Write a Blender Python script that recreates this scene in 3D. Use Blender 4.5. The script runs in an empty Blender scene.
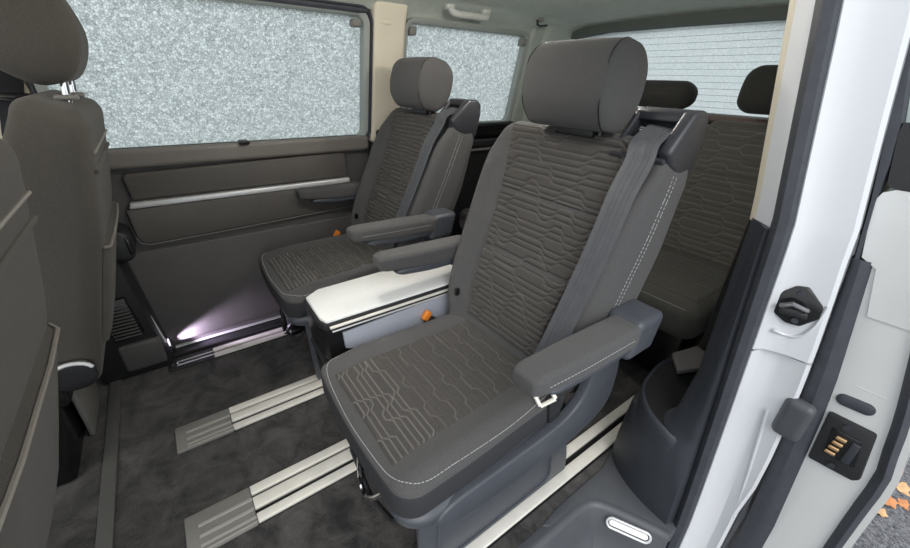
import bpy, bmesh, math, random
import numpy as np
from math import sin, cos, tan, pi, radians, sqrt
from mathutils import Vector, Matrix
from mathutils.bvhtree import BVHTree

S = bpy.context.scene
COL = S.collection
random.seed(7)

# ------------------------------------------------------------------ materials
MAT = {}


def new_mat(name):
    m = bpy.data.materials.new(name)
    m.use_nodes = True
    nt = m.node_tree
    b = nt.nodes['Principled BSDF']
    MAT[name] = m
    return m, nt, b


def N(nt, kind, **kw):
    n = nt.nodes.new(kind)
    for k, v in kw.items():
        if k in n.inputs:
            n.inputs[k].default_value = v
        else:
            setattr(n, k, v)
    return n


def simple(name, col, rough=0.5, metal=0.0, coat=0.0, bump=0.0, bscale=400.0, spec=0.5, var=0.0, vscale=6.0, sheen=0.0):
    m, nt, b = new_mat(name)
    b.inputs['Base Color'].default_value = (*col, 1)
    b.inputs['Roughness'].default_value = rough
    b.inputs['Metallic'].default_value = metal
    b.inputs['Coat Weight'].default_value = coat
    b.inputs['Specular IOR Level'].default_value = spec
    b.inputs['Sheen Weight'].default_value = sheen
    tc = N(nt, 'ShaderNodeTexCoord')
    if bump > 0:
        nz = N(nt, 'ShaderNodeTexNoise', Scale=bscale, Detail=2.0)
        nt.links.new(tc.outputs['Object'], nz.inputs['Vector'])
        bp = N(nt, 'ShaderNodeBump', Strength=bump, Distance=0.002)
        nt.links.new(nz.outputs['Fac'], bp.inputs['Height'])
        nt.links.new(bp.outputs['Normal'], b.inputs['Normal'])
    if var > 0:
        nz = N(nt, 'ShaderNodeTexNoise', Scale=vscale, Detail=5.0, Roughness=0.65)
        nt.links.new(tc.outputs['Object'], nz.inputs['Vector'])
        cr = N(nt, 'ShaderNodeValToRGB')
        cr.color_ramp.elements[0].position = 0.3
        cr.color_ramp.elements[1].position = 0.7
        cr.color_ramp.elements[0].color = (*[c * (1 - var) for c in col], 1)
        cr.color_ramp.elements[1].color = (*[min(1, c * (1 + var)) for c in col], 1)
        nt.links.new(nz.outputs['Fac'], cr.inputs['Fac'])
        nt.links.new(cr.outputs['Color'], b.inputs['Base Color'])
    return m


def fabric(name, col, grain=0.20, stitch_highlight=None):
    """Woven seat cloth: fine two-tone grain, sheen, thread bump; light thread and painted ridge highlights where the mesh carries a stitch attribute."""
    m, nt, b = new_mat(name)
    b.inputs['Roughness'].default_value = 0.9
    b.inputs['Specular IOR Level'].default_value = 0.25
    b.inputs['Sheen Weight'].default_value = 0.10
    b.inputs['Sheen Roughness'].default_value = 0.5
    tc = N(nt, 'ShaderNodeTexCoord')
    nz = N(nt, 'ShaderNodeTexNoise', Scale=620.0, Detail=2.0, Roughness=0.6)
    nt.links.new(tc.outputs['Object'], nz.inputs['Vector'])
    cr = N(nt, 'ShaderNodeValToRGB')
    cr.color_ramp.elements[0].position = 0.36
    cr.color_ramp.elements[1].position = 0.66
    cr.color_ramp.elements[0].color = (*[c * (1 - grain) for c in col], 1)
    cr.color_ramp.elements[1].color = (*[c * (1 + grain) for c in col], 1)
    nt.links.new(nz.outputs['Fac'], cr.inputs['Fac'])
    out = cr.outputs['Color']
    if stitch_highlight:
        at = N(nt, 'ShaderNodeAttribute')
        at.attribute_name = 'stitch_highlight'
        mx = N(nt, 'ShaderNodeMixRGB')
        mx.inputs['Color2'].default_value = (*stitch_highlight, 1)
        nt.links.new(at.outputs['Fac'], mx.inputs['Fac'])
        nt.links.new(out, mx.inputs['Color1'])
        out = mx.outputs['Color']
    nt.links.new(out, b.inputs['Base Color'])
    bp = N(nt, 'ShaderNodeBump', Strength=0.5, Distance=0.0015)
    nt.links.new(nz.outputs['Fac'], bp.inputs['Height'])
    nt.links.new(bp.outputs['Normal'], b.inputs['Normal'])
    return m


fabric('seat_cloth', (0.084, 0.082, 0.083))
simple('band_cloth', (0.030, 0.030, 0.034), 0.9, bump=0.3, bscale=700)
fabric('seat_insert_cloth', (0.066, 0.061, 0.057), stitch_highlight=(0.27, 0.255, 0.24))
fabric('front_seat_cloth', (0.082, 0.075, 0.066))
fabric('bench_dark_cloth', (0.030, 0.030, 0.028))
fabric('bench_cloth', (0.085, 0.082, 0.073), stitch_highlight=(0.22, 0.21, 0.19))
simple('thread', (0.42, 0.42, 0.43), 0.8)
simple('piping', (0.23, 0.21, 0.185), 0.6)
simple('shell_plastic', (0.066, 0.072, 0.086), 0.42, bump=0.15, bscale=900, var=0.08, vscale=30)
simple('outlet_plastic', (0.038, 0.039, 0.046), 0.38, bump=0.15, bscale=900, var=0.08, vscale=30)
simple('black_plastic', (0.020, 0.020, 0.022), 0.45, bump=0.15, bscale=900, var=0.1, vscale=25)
simple('gloss_black', (0.010, 0.010, 0.011), 0.22, bump=0.02, bscale=200)
simple('trim_plastic', (0.034, 0.038, 0.047), 0.5, bump=0.25, bscale=700, var=0.1, vscale=20)
simple('step_plastic', (0.075, 0.080, 0.090), 0.42, bump=0.2, bscale=600, var=0.08, vscale=15)
simple('panel_vinyl', (0.098, 0.089, 0.081), 0.55, bump=0.3, bscale=500, var=0.06, vscale=10)
simple('panel_plastic', (0.098, 0.092, 0.090), 0.5, bump=0.25, bscale=500, var=0.06, vscale=10)
simple('belt_line_plastic', (0.18, 0.165, 0.15), 0.5, bump=0.2, bscale=500)
simple('belt_webbing', (0.085, 0.088, 0.098), 0.45, bump=0.4, bscale=700, var=0.1, vscale=40)
simple('aluminium', (0.90, 0.87, 0.80), 0.42, metal=0.25, bump=0.05, bscale=80, var=0.06, vscale=20)
simple('cap_plastic', (0.21, 0.205, 0.19), 0.45, bump=0.1, bscale=300)
simple('rib_grey', (0.36, 0.35, 0.32), 0.45)
simple('matte_black', (0.008, 0.008, 0.009), 0.75, spec=0.2)
simple('header_grey', (0.085, 0.10, 0.09), 0.8, bump=0.2, bscale=300)
simple('strip_grey', (0.095, 0.093, 0.090), 0.6, bump=0.2, bscale=300)
simple('handle_grey', (0.50, 0.52, 0.49), 0.5)
simple('chrome', (0.85, 0.85, 0.86), 0.12, metal=1.0, var=0.03)
simple('catch_steel', (0.20, 0.20, 0.21), 0.35, metal=0.6)
simple('tongue_metal', (0.95, 0.92, 0.84), 0.3, metal=0.3)
simple('silver_strip', (0.74, 0.74, 0.75), 0.35, metal=0.35, var=0.03)
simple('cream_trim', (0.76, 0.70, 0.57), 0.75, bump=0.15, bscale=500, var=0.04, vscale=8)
simple('pale_trim', (0.80, 0.81, 0.84), 0.6, bump=0.1, bscale=500, var=0.02)
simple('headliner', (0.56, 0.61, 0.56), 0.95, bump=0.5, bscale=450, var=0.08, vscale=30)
simple('dpillar_trim', (0.40, 0.44, 0.40), 0.8, bump=0.2, bscale=450, var=0.05)
simple('window_frame_grey', (0.33, 0.36, 0.34), 0.6, bump=0.1, bscale=400, var=0.05)
simple('white_paint', (0.66, 0.67, 0.70), 0.28, coat=0.6, bump=0.02, bscale=30, var=0.015)
simple('door_paint', (0.70, 0.70, 0.69), 0.28, coat=0.6, bump=0.02, bscale=30, var=0.015)
simple('rubber', (0.050, 0.054, 0.066), 0.6, bump=0.2, bscale=300, var=0.15, vscale=40)
simple('table_white', (0.84, 0.84, 0.83), 0.35, bump=0.03, bscale=300, var=0.015)
simple('table_side', (0.36, 0.38, 0.44), 0.22, bump=0.02, var=0.04, coat=0.5)
simple('orange', (0.85, 0.25, 0.03), 0.4, var=0.05)
simple('gold', (0.85, 0.55, 0.30), 0.3, metal=0.9, var=0.05)
simple('leaf', (0.60, 0.24, 0.09), 0.7, var=0.3, vscale=25)
simple('leaf_pale', (0.66, 0.40, 0.20), 0.7, var=0.25, vscale=25)
simple('ledge_brown', (0.12, 0.085, 0.075), 0.7, bump=0.2, bscale=300, var=0.1)
simple('mirror_glass', (0.30, 0.36, 0.34), 0.1, var=0.05, vscale=4, coat=0.5)

# carpet: short dark pile with brushed patches
m, nt, b = new_mat('carpet')
b.inputs['Roughness'].default_value = 1.0
b.inputs['Specular IOR Level'].default_value = 0.1
b.inputs['Sheen Weight'].default_value = 0.2
tc = N(nt, 'ShaderNodeTexCoord')
n1 = N(nt, 'ShaderNodeTexNoise', Scale=11.0, Detail=6.0, Roughness=0.72, Distortion=0.6)
n2 = N(nt, 'ShaderNodeTexNoise', Scale=420.0, Detail=2.0)
nt.links.new(tc.outputs['Object'], n1.inputs['Vector'])
nt.links.new(tc.outputs['Object'], n2.inputs['Vector'])
c1 = N(nt, 'ShaderNodeValToRGB')
c1.color_ramp.elements[0].position = 0.36
c1.color_ramp.elements[1].position = 0.68
c1.color_ramp.elements[0].color = (0.028, 0.027, 0.028, 1)
c1.color_ramp.elements[1].color = (0.120, 0.112, 0.108, 1)
nt.links.new(n1.outputs['Fac'], c1.inputs['Fac'])
c2 = N(nt, 'ShaderNodeValToRGB')
c2.color_ramp.elements[0].position = 0.3
c2.color_ramp.elements[1].position = 0.7
c2.color_ramp.elements[0].color = (0.5, 0.5, 0.5, 1)
c2.color_ramp.elements[1].color = (1.4, 1.4, 1.4, 1)
nt.links.new(n2.outputs['Fac'], c2.inputs['Fac'])
mx = N(nt, 'ShaderNodeMixRGB', blend_type='MULTIPLY')
mx.inputs['Fac'].default_value = 1.0
nt.links.new(c1.outputs['Color'], mx.inputs['Color1'])
nt.links.new(c2.outputs['Color'], mx.inputs['Color2'])
nt.links.new(mx.outputs['Color'], b.inputs['Base Color'])
bp = N(nt, 'ShaderNodeBump', Strength=0.8, Distance=0.004)
nt.links.new(n2.outputs['Fac'], bp.inputs['Height'])
nt.links.new(bp.outputs['Normal'], b.inputs['Normal'])

# asphalt
m, nt, b = new_mat('asphalt')
b.inputs['Roughness'].default_value = 0.9
tc = N(nt, 'ShaderNodeTexCoord')
v1 = N(nt, 'ShaderNodeTexVoronoi', Scale=130.0)
nt.links.new(tc.outputs['Object'], v1.inputs['Vector'])
c1 = N(nt, 'ShaderNodeValToRGB')
c1.color_ramp.elements[0].color = (0.03, 0.03, 0.033, 1)
c1.color_ramp.elements[1].color = (0.26, 0.26, 0.28, 1)
nt.links.new(v1.outputs['Color'], c1.inputs['Fac'])
nt.links.new(c1.outputs['Color'], b.inputs['Base Color'])
bp = N(nt, 'ShaderNodeBump', Strength=0.8, Distance=0.006)
nt.links.new(v1.outputs['Distance'], bp.inputs['Height'])
nt.links.new(bp.outputs['Normal'], b.inputs['Normal'])


def frosted(name, lo, hi, scale):
    """Pane covered in fine droplets: light scatters through, each droplet a little lighter or darker."""
    m, nt, b = new_mat(name)
    nt.nodes.remove(b)
    out = nt.nodes['Material Output']
    tc = N(nt, 'ShaderNodeTexCoord')
    v = N(nt, 'ShaderNodeTexVoronoi', Scale=scale)
    ve = N(nt, 'ShaderNodeTexVoronoi', Scale=scale)
    ve.feature = 'DISTANCE_TO_EDGE'
    nz = N(nt, 'ShaderNodeTexNoise', Scale=scale * 1.7, Detail=3.0, Roughness=0.7)
    wz = N(nt, 'ShaderNodeTexNoise', Scale=scale * 0.9, Detail=2.0)
    wv = N(nt, 'ShaderNodeVectorMath', operation='MULTIPLY_ADD')
    wv.inputs[1].default_value = (0.004, 0.004, 0.004)
    nt.links.new(tc.outputs['Object'], wz.inputs['Vector'])
    nt.links.new(wz.outputs['Color'], wv.inputs[0])
    nt.links.new(tc.outputs['Object'], wv.inputs[2])
    nt.links.new(wv.outputs['Vector'], v.inputs['Vector'])
    nt.links.new(wv.outputs['Vector'], ve.inputs['Vector'])
    nt.links.new(tc.outputs['Object'], nz.inputs['Vector'])
    sx = N(nt, 'ShaderNodeSeparateColor')
    nt.links.new(v.outputs['Color'], sx.inputs['Color'])
    e1 = N(nt, 'ShaderNodeMapRange')
    e1.inputs['From Max'].default_value = 0.22
    nt.links.new(ve.outputs['Distance'], e1.inputs['Value'])
    a1 = N(nt, 'ShaderNodeMath', operation='MULTIPLY_ADD')
    a1.inputs[1].default_value = 0.42
    nt.links.new(sx.outputs['Red'], a1.inputs[0])
    m1 = N(nt, 'ShaderNodeMath', operation='MULTIPLY')
    m1.inputs[1].default_value = 0.38
    nt.links.new(e1.outputs['Result'], m1.inputs[0])
    nt.links.new(m1.outputs['Value'], a1.inputs[2])
    a2 = N(nt, 'ShaderNodeMath', operation='MULTIPLY_ADD')
    a2.inputs[1].default_value = 0.40
    nt.links.new(nz.outputs['Fac'], a2.inputs[0])
    nt.links.new(a1.outputs['Value'], a2.inputs[2])
    cr = N(nt, 'ShaderNodeValToRGB')
    cr.color_ramp.elements[0].position = 0.30
    cr.color_ramp.elements[1].position = 1.0
    cr.color_ramp.elements[0].color = (*lo, 1)
    cr.color_ramp.elements[1].color = (*hi, 1)
    nt.links.new(a2.outputs['Value'], cr.inputs['Fac'])
    tr = N(nt, 'ShaderNodeBsdfTranslucent')
    nt.links.new(cr.outputs['Color'], tr.inputs['Color'])
    gl = N(nt, 'ShaderNodeBsdfGlossy', Roughness=0.35)
    mx = N(nt, 'ShaderNodeMixShader')
    mx.inputs['Fac'].default_value = 0.05
    nt.links.new(tr.outputs['BSDF'], mx.inputs[1])
    nt.links.new(gl.outputs['BSDF'], mx.inputs[2])
    nt.links.new(mx.outputs['Shader'], out.inputs['Surface'])
    return m


frosted('pane_droplets', (0.27, 0.305, 0.30), (0.80, 0.85, 0.83), 128.0)
frosted('pane_rear', (0.52, 0.57, 0.56), (0.70, 0.745, 0.735), 170.0)


def glow(name, col, strength):
    m, nt, b = new_mat(name)
    b.inputs['Base Color'].default_value = (0.9, 0.9, 0.9, 1)
    b.inputs['Emission Color'].default_value = (*col, 1)
    b.inputs['Emission Strength'].default_value = strength
    return m


glow('lamp_lens', (0.95, 0.92, 1.0), 0.12)
glow('fill_lens', (1.0, 0.93, 0.84), 3.0)
glow('courtesy_lens', (0.92, 0.82, 1.0), 0.8)

# ------------------------------------------------------------------ geometry helpers (all return (verts, faces) in world space)


def join(*gs):
    V, F = [], []
    for v, f in gs:
        o = len(V)
        V += [tuple(p) for p in v]
        F += [tuple(i + o for i in q) for q in f]
    return V, F


def from_bm(bm):
    bm.verts.ensure_lookup_table()
    for i, v in enumerate(bm.verts):
        v.index = i
    r = ([tuple(v.co) for v in bm.verts], [tuple(v.index for v in f.verts) for f in bm.faces])
    bm.free()
    return r


def tf(g, fn):
    return [tuple(fn(*p)) for p in g[0]], g[1]


def mt(g, M):
    return [tuple(M @ Vector(p)) for p in g[0]], g[1]


def rbox(c, s, r=0.005, seg=3, rot=None):
    bm = bmesh.new()
    bmesh.ops.create_cube(bm, size=1)
    for v in bm.verts:
        v.co = Vector((v.co.x * s[0], v.co.y * s[1], v.co.z * s[2]))
    if r > 0:
        bmesh.ops.bevel(bm, geom=bm.edges[:], offset=min(r, min(s) * 0.49), segments=seg, profile=0.5, affect='EDGES', clamp_overlap=True)
    M = Matrix.Translation(c)
    if rot:
        from mathutils import Euler
        M = M @ Euler(rot).to_matrix().to_4x4()
    bmesh.ops.transform(bm, matrix=M, verts=bm.verts[:])
    return from_bm(bm)


def prism(poly, plane, a, b, r=0.0, seg=2):
    """Extrude a 2-D polygon: plane 'xz' along y, 'xy' along z, 'yz' along x."""
    def P(u, v, w):
        return {'xz': (u, w, v), 'xy': (u, v, w), 'yz': (w, u, v)}[plane]
    bm = bmesh.new()
    va = [bm.verts.new(P(u, v, a)) for u, v in poly]
    vb = [bm.verts.new(P(u, v, b)) for u, v in poly]
    bm.faces.new(va)
    bm.faces.new(vb[::-1])
    n = len(poly)
    for i in range(n):
        bm.faces.new((va[i], vb[i], vb[(i + 1) % n], va[(i + 1) % n]))
    bmesh.ops.recalc_face_normals(bm, faces=bm.faces[:])
    if r > 0:
        bmesh.ops.bevel(bm, geom=bm.edges[:], offset=r, segments=seg, profile=0.5, affect='EDGES', clamp_overlap=True)
    return from_bm(bm)


def loft(rings, caps=True, closed=True):
    V, F = [], []
    n = len(rings[0])
    for r in rings:
        V += [tuple(p) for p in r]
    for k in range(len(rings) - 1):
        for i in range(n if closed else n - 1):
            j = (i + 1) % n
            F.append((k * n + i, k * n + j, (k + 1) * n + j, (k + 1) * n + i))
    if caps and closed:
        F.append(tuple(range(n))[::-1])
        F.append(tuple((len(rings) - 1) * n + i for i in range(n)))
    return V, F


def tube(path, rad, n=10, closed=False):
    P = [Vector(p) for p in path]
    R = rad if isinstance(rad, (list, tuple)) else [rad] * len(P)
    rings = []
    up = None
    for i, p in enumerate(P):
        a = P[i - 1] if (i > 0 or closed) else p
        c = P[(i + 1) % len(P)] if (i < len(P) - 1 or closed) else p
        d = (c - a).normalized()
        if up is None:
            up = Vector((0, 0, 1)) if abs(d.z) < 0.9 else Vector((1, 0, 0))
        x = d.cross(up).normalized()
        up = x.cross(d).normalized()
        rings.append([p + R[i] * (cos(2 * pi * k / n) * x + sin(2 * pi * k / n) * up) for k in range(n)])
    if closed:
        rings.append(rings[0])
    return loft(rings, caps=not closed)


def smooth_path(pts, k=6, closed=False):
    """Catmull-Rom through points of any dimension."""
    P = [np.array(p, float) for p in pts]
    out = []
    n = len(P)
    for i in range(n if closed else n - 1):
        p1, p2 = P[i], P[(i + 1) % n]
        p0 = P[i - 1] if (i > 0 or closed) else p1
        p3 = P[(i + 2) % n] if (i < n - 2 or closed) else p2
        for j in range(k):
            t = j / k
            out.append(tuple(0.5 * (2 * p1 + (p2 - p0) * t + (2 * p0 - 5 * p1 + 4 * p2 - p3) * t * t + (3 * p1 - p0 - 3 * p2 + p3) * t ** 3)))
    if not closed:
        out.append(tuple(P[-1]))
    return out


def softbox(h, r, cuts=(6, 6, 6), arc=4):
    """Rounded box, half sizes h, corner radii r (scalar or xyz), with grids on its faces; centred on the origin."""
    h = tuple(h)
    r = (r, r, r) if not isinstance(r, (tuple, list)) else tuple(r)
    r = tuple(min(a, b * 0.999) for a, b in zip(r, h))
    def coords(a):
        c = [-h[a] + r[a] - r[a] * tan(pi / 4 * (1 - i / arc)) for i in range(arc)]
        c += [-(h[a] - r[a]) + 2 * (h[a] - r[a]) * i / cuts[a] for i in range(cuts[a] + 1)]
        c += [h[a] - r[a] + r[a] * tan(pi / 4 * (i + 1) / arc) for i in range(arc)]
        return c
    C = [coords(a) for a in range(3)]
    V, F, D = [], [], {}
    def vid(p):
        q = []
        inner = [max(-(h[a] - r[a]), min(h[a] - r[a], p[a])) for a in range(3)]
        d = [(p[a] - inner[a]) / r[a] for a in range(3)]
        l = sqrt(sum(x * x for x in d)) or 1
        q = [inner[a] + d[a] / l * r[a] for a in range(3)]
        key = tuple(round(x, 6) for x in q)
        if key not in D:
            D[key] = len(V)
            V.append(tuple(q))
        return D[key]
    for a in range(3):
        b, c = (a + 1) % 3, (a + 2) % 3
        for sgn in (-1, 1):
            for i in range(len(C[b]) - 1):
                for j in range(len(C[c]) - 1):
                    ids = []
                    for (u, v) in ((i, j), (i + 1, j), (i + 1, j + 1), (i, j + 1)):
                        p = [0, 0, 0]
                        p[a] = sgn * h[a]
                        p[b] = C[b][u]
                        p[c] = C[c][v]
                        ids.append(vid(p))
                    if sgn < 0:
                        ids = ids[::-1]
                    u = []
                    for x in ids:
                        if x not in u:
                            u.append(x)
                    if len(u) >= 3:
                        F.append(tuple(u))
    return V, F


def sheet(fn, us, vs):
    V = [tuple(fn(u, v)) for v in vs for u in us]
    n = len(us)
    F = [(j * n + i, j * n + i + 1, (j + 1) * n + i + 1, (j + 1) * n + i) for j in range(len(vs) - 1) for i in range(n - 1)]
    return V, F


def ribbon(path, across, width, thick):
    """Flat band along a path; across = vector(s) of its width direction."""
    P = [Vector(p) for p in path]
    rings = []
    for i, p in enumerate(P):
        d = (P[min(i + 1, len(P) - 1)] - P[max(i - 1, 0)]).normalized()
        a = Vector(across[i] if isinstance(across, list) else across)
        a = (a - d * a.dot(d)).normalized()
        nn = a.cross(d).normalized()
        w = width[i] if isinstance(width, (list, tuple)) else width
        rings.append([p + a * w / 2 + nn * thick / 2, p - a * w / 2 + nn * thick / 2, p - a * w / 2 - nn * thick / 2, p + a * w / 2 - nn * thick / 2])
    return loft(rings)


def lin(a, b, n):
    return [a + (b - a) * i / n for i in range(n + 1)]


def interp(x, xs, ys):
    return float(np.interp(x, xs, ys))


def sstep(a, b, x):
    t = max(0.0, min(1.0, (x - a) / (b - a)))
    return t * t * (3 - 2 * t)


# ------------------------------------------------------------------ object helpers
ORG = {}


def mesh_obj(name, g, mat, parent=None, angle=40, flat=False):
    o0 = ORG.get(parent.name if parent else None, Vector((0, 0, 0)))
    me = bpy.data.meshes.new(name)
    me.from_pydata([tuple(Vector(p) - o0) for p in g[0]], [], g[1])
    me.validate()
    bm = bmesh.new()
    bm.from_mesh(me)
    bmesh.ops.recalc_face_normals(bm, faces=bm.faces[:])
    bm.to_mesh(me)
    bm.free()
    if not flat:
        for p in me.polygons:
            p.use_smooth = True
        me.set_sharp_from_angle(angle=radians(angle))
    me.materials.append(MAT[mat])
    o = bpy.data.objects.new(name, me)
    COL.objects.link(o)
    if parent:
        o.parent = parent
    ORG[o.name] = o0
    return o


def thing(name, label, cat, loc, group=None):
    o = bpy.data.objects.new(name, None)
    COL.objects.link(o)
    o.empty_display_size = 0.05
    o.location = loc
    o['label'] = label
    o['category'] = cat
    if group:
        o['group'] = group
    ORG[o.name] = Vector(loc)
    return o


def solo(name, label, cat, g, mat, loc=None, group=None, **kw):
    """A thing that is one mesh; its origin moves to loc."""
    o = mesh_obj(name, g, mat, **kw)
    if loc is not None:
        L = Vector(loc)
        for v in o.data.vertices:
            v.co -= L
        o.location = L
        ORG[o.name] = L
    o['label'] = label
    o['category'] = cat
    if group:
        o['group'] = group
    return o


def struct(name, g, mat, parent=None, **kw):
    o = mesh_obj(name, g, mat, parent, **kw)
    if not parent:
        o['kind'] = 'structure'
    return o


def copy_tree(o, parent=None):
    c = o.copy()
    COL.objects.link(c)
    if parent:
        c.parent = parent
    for ch in list(o.children):
        copy_tree(ch, c)
    return c


# ------------------------------------------------------------------ quilted pattern


def quilt(us, vs, pitch, seed, stitch_rows, seams=(), amp=0.0035):
    """Height and stitch maps for the seat cloth: rows of lines that step sideways at 45 degrees in nested runs."""
    rng = random.Random(seed)
    U, Vv = np.meshgrid(np.array(us), np.array(vs))
    H = np.zeros_like(U)
    St = np.zeros_like(U)
    u0, u1 = us[0], us[-1]
    v0, v1 = vs[0], vs[-1]
    nrow = int((v1 - v0) / pitch) + 3
    band = None
    for r in range(-1, nrow):
        if band is None or (r % 3) == 0:
            x = u0 - 0.05 - rng.random() * 0.06
            ev = []
            lev = rng.choice([0, 1])
            while x < u1 + 0.1:
                ev.append((x, lev))
                x += rng.uniform(2.6, 7.5) * pitch
                lev = 1 - lev
            band = ev
        k = r % 3
        jog = pitch * 0.8
        xs, ys = [u0 - 1], [v0 + (r + (1 - band[0][1]) * 0.8) * pitch]
        for (x, l) in band:
            sh = (k - 1) * pitch * 0.42 * (1 if l else -1)
            xs += [x + sh, x + sh + jog]
            ys += [ys[-1], v0 + (r + l * 0.8) * pitch]
        line = np.interp(U, xs, ys)
        slope = np.gradient(line, np.array(us), axis=1)
        d = np.abs(Vv - line) / np.sqrt(1 + np.minimum(np.abs(slope), 1.2) ** 2)
        H = np.maximum(H, np.exp(-(d / (pitch * 0.15)) ** 2))
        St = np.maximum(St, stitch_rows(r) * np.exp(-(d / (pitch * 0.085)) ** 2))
    Hs = -amp * H
    for s in seams:
        d = np.abs(Vv - s)
        Hs = np.minimum(Hs, -amp * 2.0 * np.exp(-(d / 0.0045) ** 2))
    return Hs, St


def quilt_sheet(name, base, normal, us, vs, parent, pitch, seed, stitch_rows, seams=(), edge=0.008, lift=0.004, mat='seat_insert_cloth', amp=0.0035):
    Hh, St = quilt(us, vs, pitch, seed, stitch_rows, seams, amp)
    V, A = [], []
    nu, nv = len(us), len(vs)
    for j, v in enumerate(vs):
        for i, u in enumerate(us):
            e = min(u - us[0], us[-1] - u, v - vs[0], vs[-1] - v)
            t = sstep(0, edge, e)
            off = -0.004 + (lift + 0.004 + Hh[j, i]) * t
            p = Vector(base(u, v))
            V.append(tuple(p + Vector(normal(u, v)) * off))
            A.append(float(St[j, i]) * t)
    F = [(j * nu + i, j * nu + i + 1, (j + 1) * nu + i + 1, (j + 1) * nu + i) for j in range(nv - 1) for i in range(nu - 1)]
    o0 = ORG[parent.name]
    me = bpy.data.meshes.new(name)
    me.from_pydata([tuple(Vector(p) - o0) for p in V], [], F)
    at = me.attributes.new('stitch_highlight', 'FLOAT', 'POINT')
    at.data.foreach_set('value', A)
    for p in me.polygons:
        p.use_smooth = True
    me.materials.append(MAT[mat])
    # face outwards
    n = me.polygons[len(F) // 2].normal
    if n.dot(Vector(normal(us[nu // 2], vs[nv // 2]))) < 0:
        me.flip_normals()
    o = bpy.data.objects.new(name, me)
    COL.objects.link(o)
    o.parent = parent
    ORG[o.name] = o0
    return o

# ================================================================== THE SETTING
YW = 1.755          # far side panel, inner face


def yw(z):
    return interp(z, [-1, 0.83, 1.285, 1.36], [1.755, 1.755, 1.655, 1.62])


def yn(z):
    """Tumblehome of the near body side, relative to the belt line."""
    return interp(z, [-0.5, 0.0, 0.45, 0.85, 1.21, 1.4], [-0.075, -0.062, -0.03, 0.0, 0.062, 0.10])


# floor -------------------------------------------------------------
fl = [(-1.5, 0.335), (0.60, 0.335), (0.66, 0.352), (0.88, 0.355), (0.97, 0.375), (2.05, 0.375), (2.05, 1.76), (-1.5, 1.76)]
struct('floor', prism(fl, 'xy', -0.05, 0.0), 'carpet', flat=True)
# front edge strip of the rear carpet
struct('trim_1', rbox((-0.368, 1.06, 0.004), (0.036, 1.40, 0.010), 0.003), 'strip_grey')
# asphalt outside
struct('ground', prism([(-6, -6), (9, -6), (9, 9), (-6, 9)], 'xy', -0.60, -0.55), 'asphalt', flat=True)

# step in the doorway -------------------------------------------------
lip = smooth_path([(-1.3, 0.315), (-0.4, 0.315), (0.3, 0.315), (0.60, 0.314), (0.70, 0.312), (0.748, 0.300), (0.775, 0.265), (0.80, 0.215), (0.83, 0.15), (0.838, 0.127)], 5)


def inset2(pts, d):
    out = []
    for i, p in enumerate(pts):
        a = np.array(pts[max(0, i - 1)])
        c = np.array(pts[min(len(pts) - 1, i + 1)])
        t = (c - a) / np.linalg.norm(c - a)
        out.append((p[0] + t[1] * d, p[1] - t[0] * d))
    return out


rows = []
for d, z in ((-0.035, -0.001), (-0.012, 0.004), (0.0, 0.0), (0.006, -0.010), (0.03, -0.07), (0.05, -0.125), (0.075, -0.14), (0.14, -0.142)):
    rows.append([(x, y, z) for x, y in inset2(lip, d)])
step_pan = loft(rows, closed=False)
plate = prism([(0.58, 0.346), (0.655, 0.356), (0.87, 0.358), (0.97, 0.384), (0.97, 0.30), (0.90, 0.13), (0.847, 0.125), (0.842, 0.15), (0.812, 0.215), (0.787, 0.268), (0.755, 0.308), (0.70, 0.322), (0.60, 0.325)], 'xy', -0.03, 0.003, 0.003)
well = prism([(-1.3, 0.24), (0.62, 0.24), (0.70, 0.20), (0.78, 0.10), (0.80, 0.02), (-1.3, 0.02)], 'xy', -0.17, -0.138, 0.004)
st = struct('trim_2', join(step_pan, plate, well), 'step_plastic', angle=50)
struct('trim_3', rbox((-0.2, 0.06, -0.32), (2.2, 0.10, 0.34), 0.02), 'white_paint')

# rails -----------------------------------------------------------------


def seat_rail(y0, y1, label, narrow=False, x_end=1.95):
    w = y1 - y0
    r = thing('seat_rail', label, 'rail', (-0.2, (y0 + y1) / 2, 0), 'floor rails')
    mesh_obj('rail_bed', rbox(((x_end - 0.04) / 2, (y0 + y1) / 2, 0.0005), (x_end + 0.04, w, 0.005), 0.001), 'gloss_black', r)
    strips = [(0.06, 0.44), (0.64, 0.98)] if narrow else [(0.74, 0.98), (0.36, 0.66), (0.02, 0.24)]
    for a, c in strips:
        ya, yb = y0 + a * w, y0 + c * w
        mesh_obj('rail_strip', rbox(((x_end - 0.04) / 2, (ya + yb) / 2, 0.006), (x_end + 0.04, yb - ya, 0.010), 0.002), 'aluminium', r)
    cap = mesh_obj('end_cap', rbox((-0.121, (y0 + y1) / 2, 0.004), (0.160, w, 0.010), 0.004), 'black_plastic' if narrow else 'cap_plastic', r)
    cap['label'] = 'black end of the rail' if narrow else 'grey plastic end cap'
    ribs = [(0.28, 0.36), (0.62, 0.70)] if narrow else [(0.34, 0.42), (0.60, 0.68), (0.14, 0.20), (0.03, 0.07)]
    for a, c in ribs:
        rb = mesh_obj('cap_rib', rbox((-0.106, y0 + (a + c) / 2 * w, 0.010), (0.130, (c - a) * w, 0.004), 0.0015), 'silver_strip' if narrow else 'rib_grey', cap)
    if narrow:
        for k in (0, 1):
            mesh_obj('end_screw', tube([(-0.184 + 0.02 * k, (y0 + y1) / 2, 0.008), (-0.184 + 0.02 * k, (y0 + y1) / 2, 0.013)], 0.007, 12), 'chrome', cap)
    return r


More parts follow.
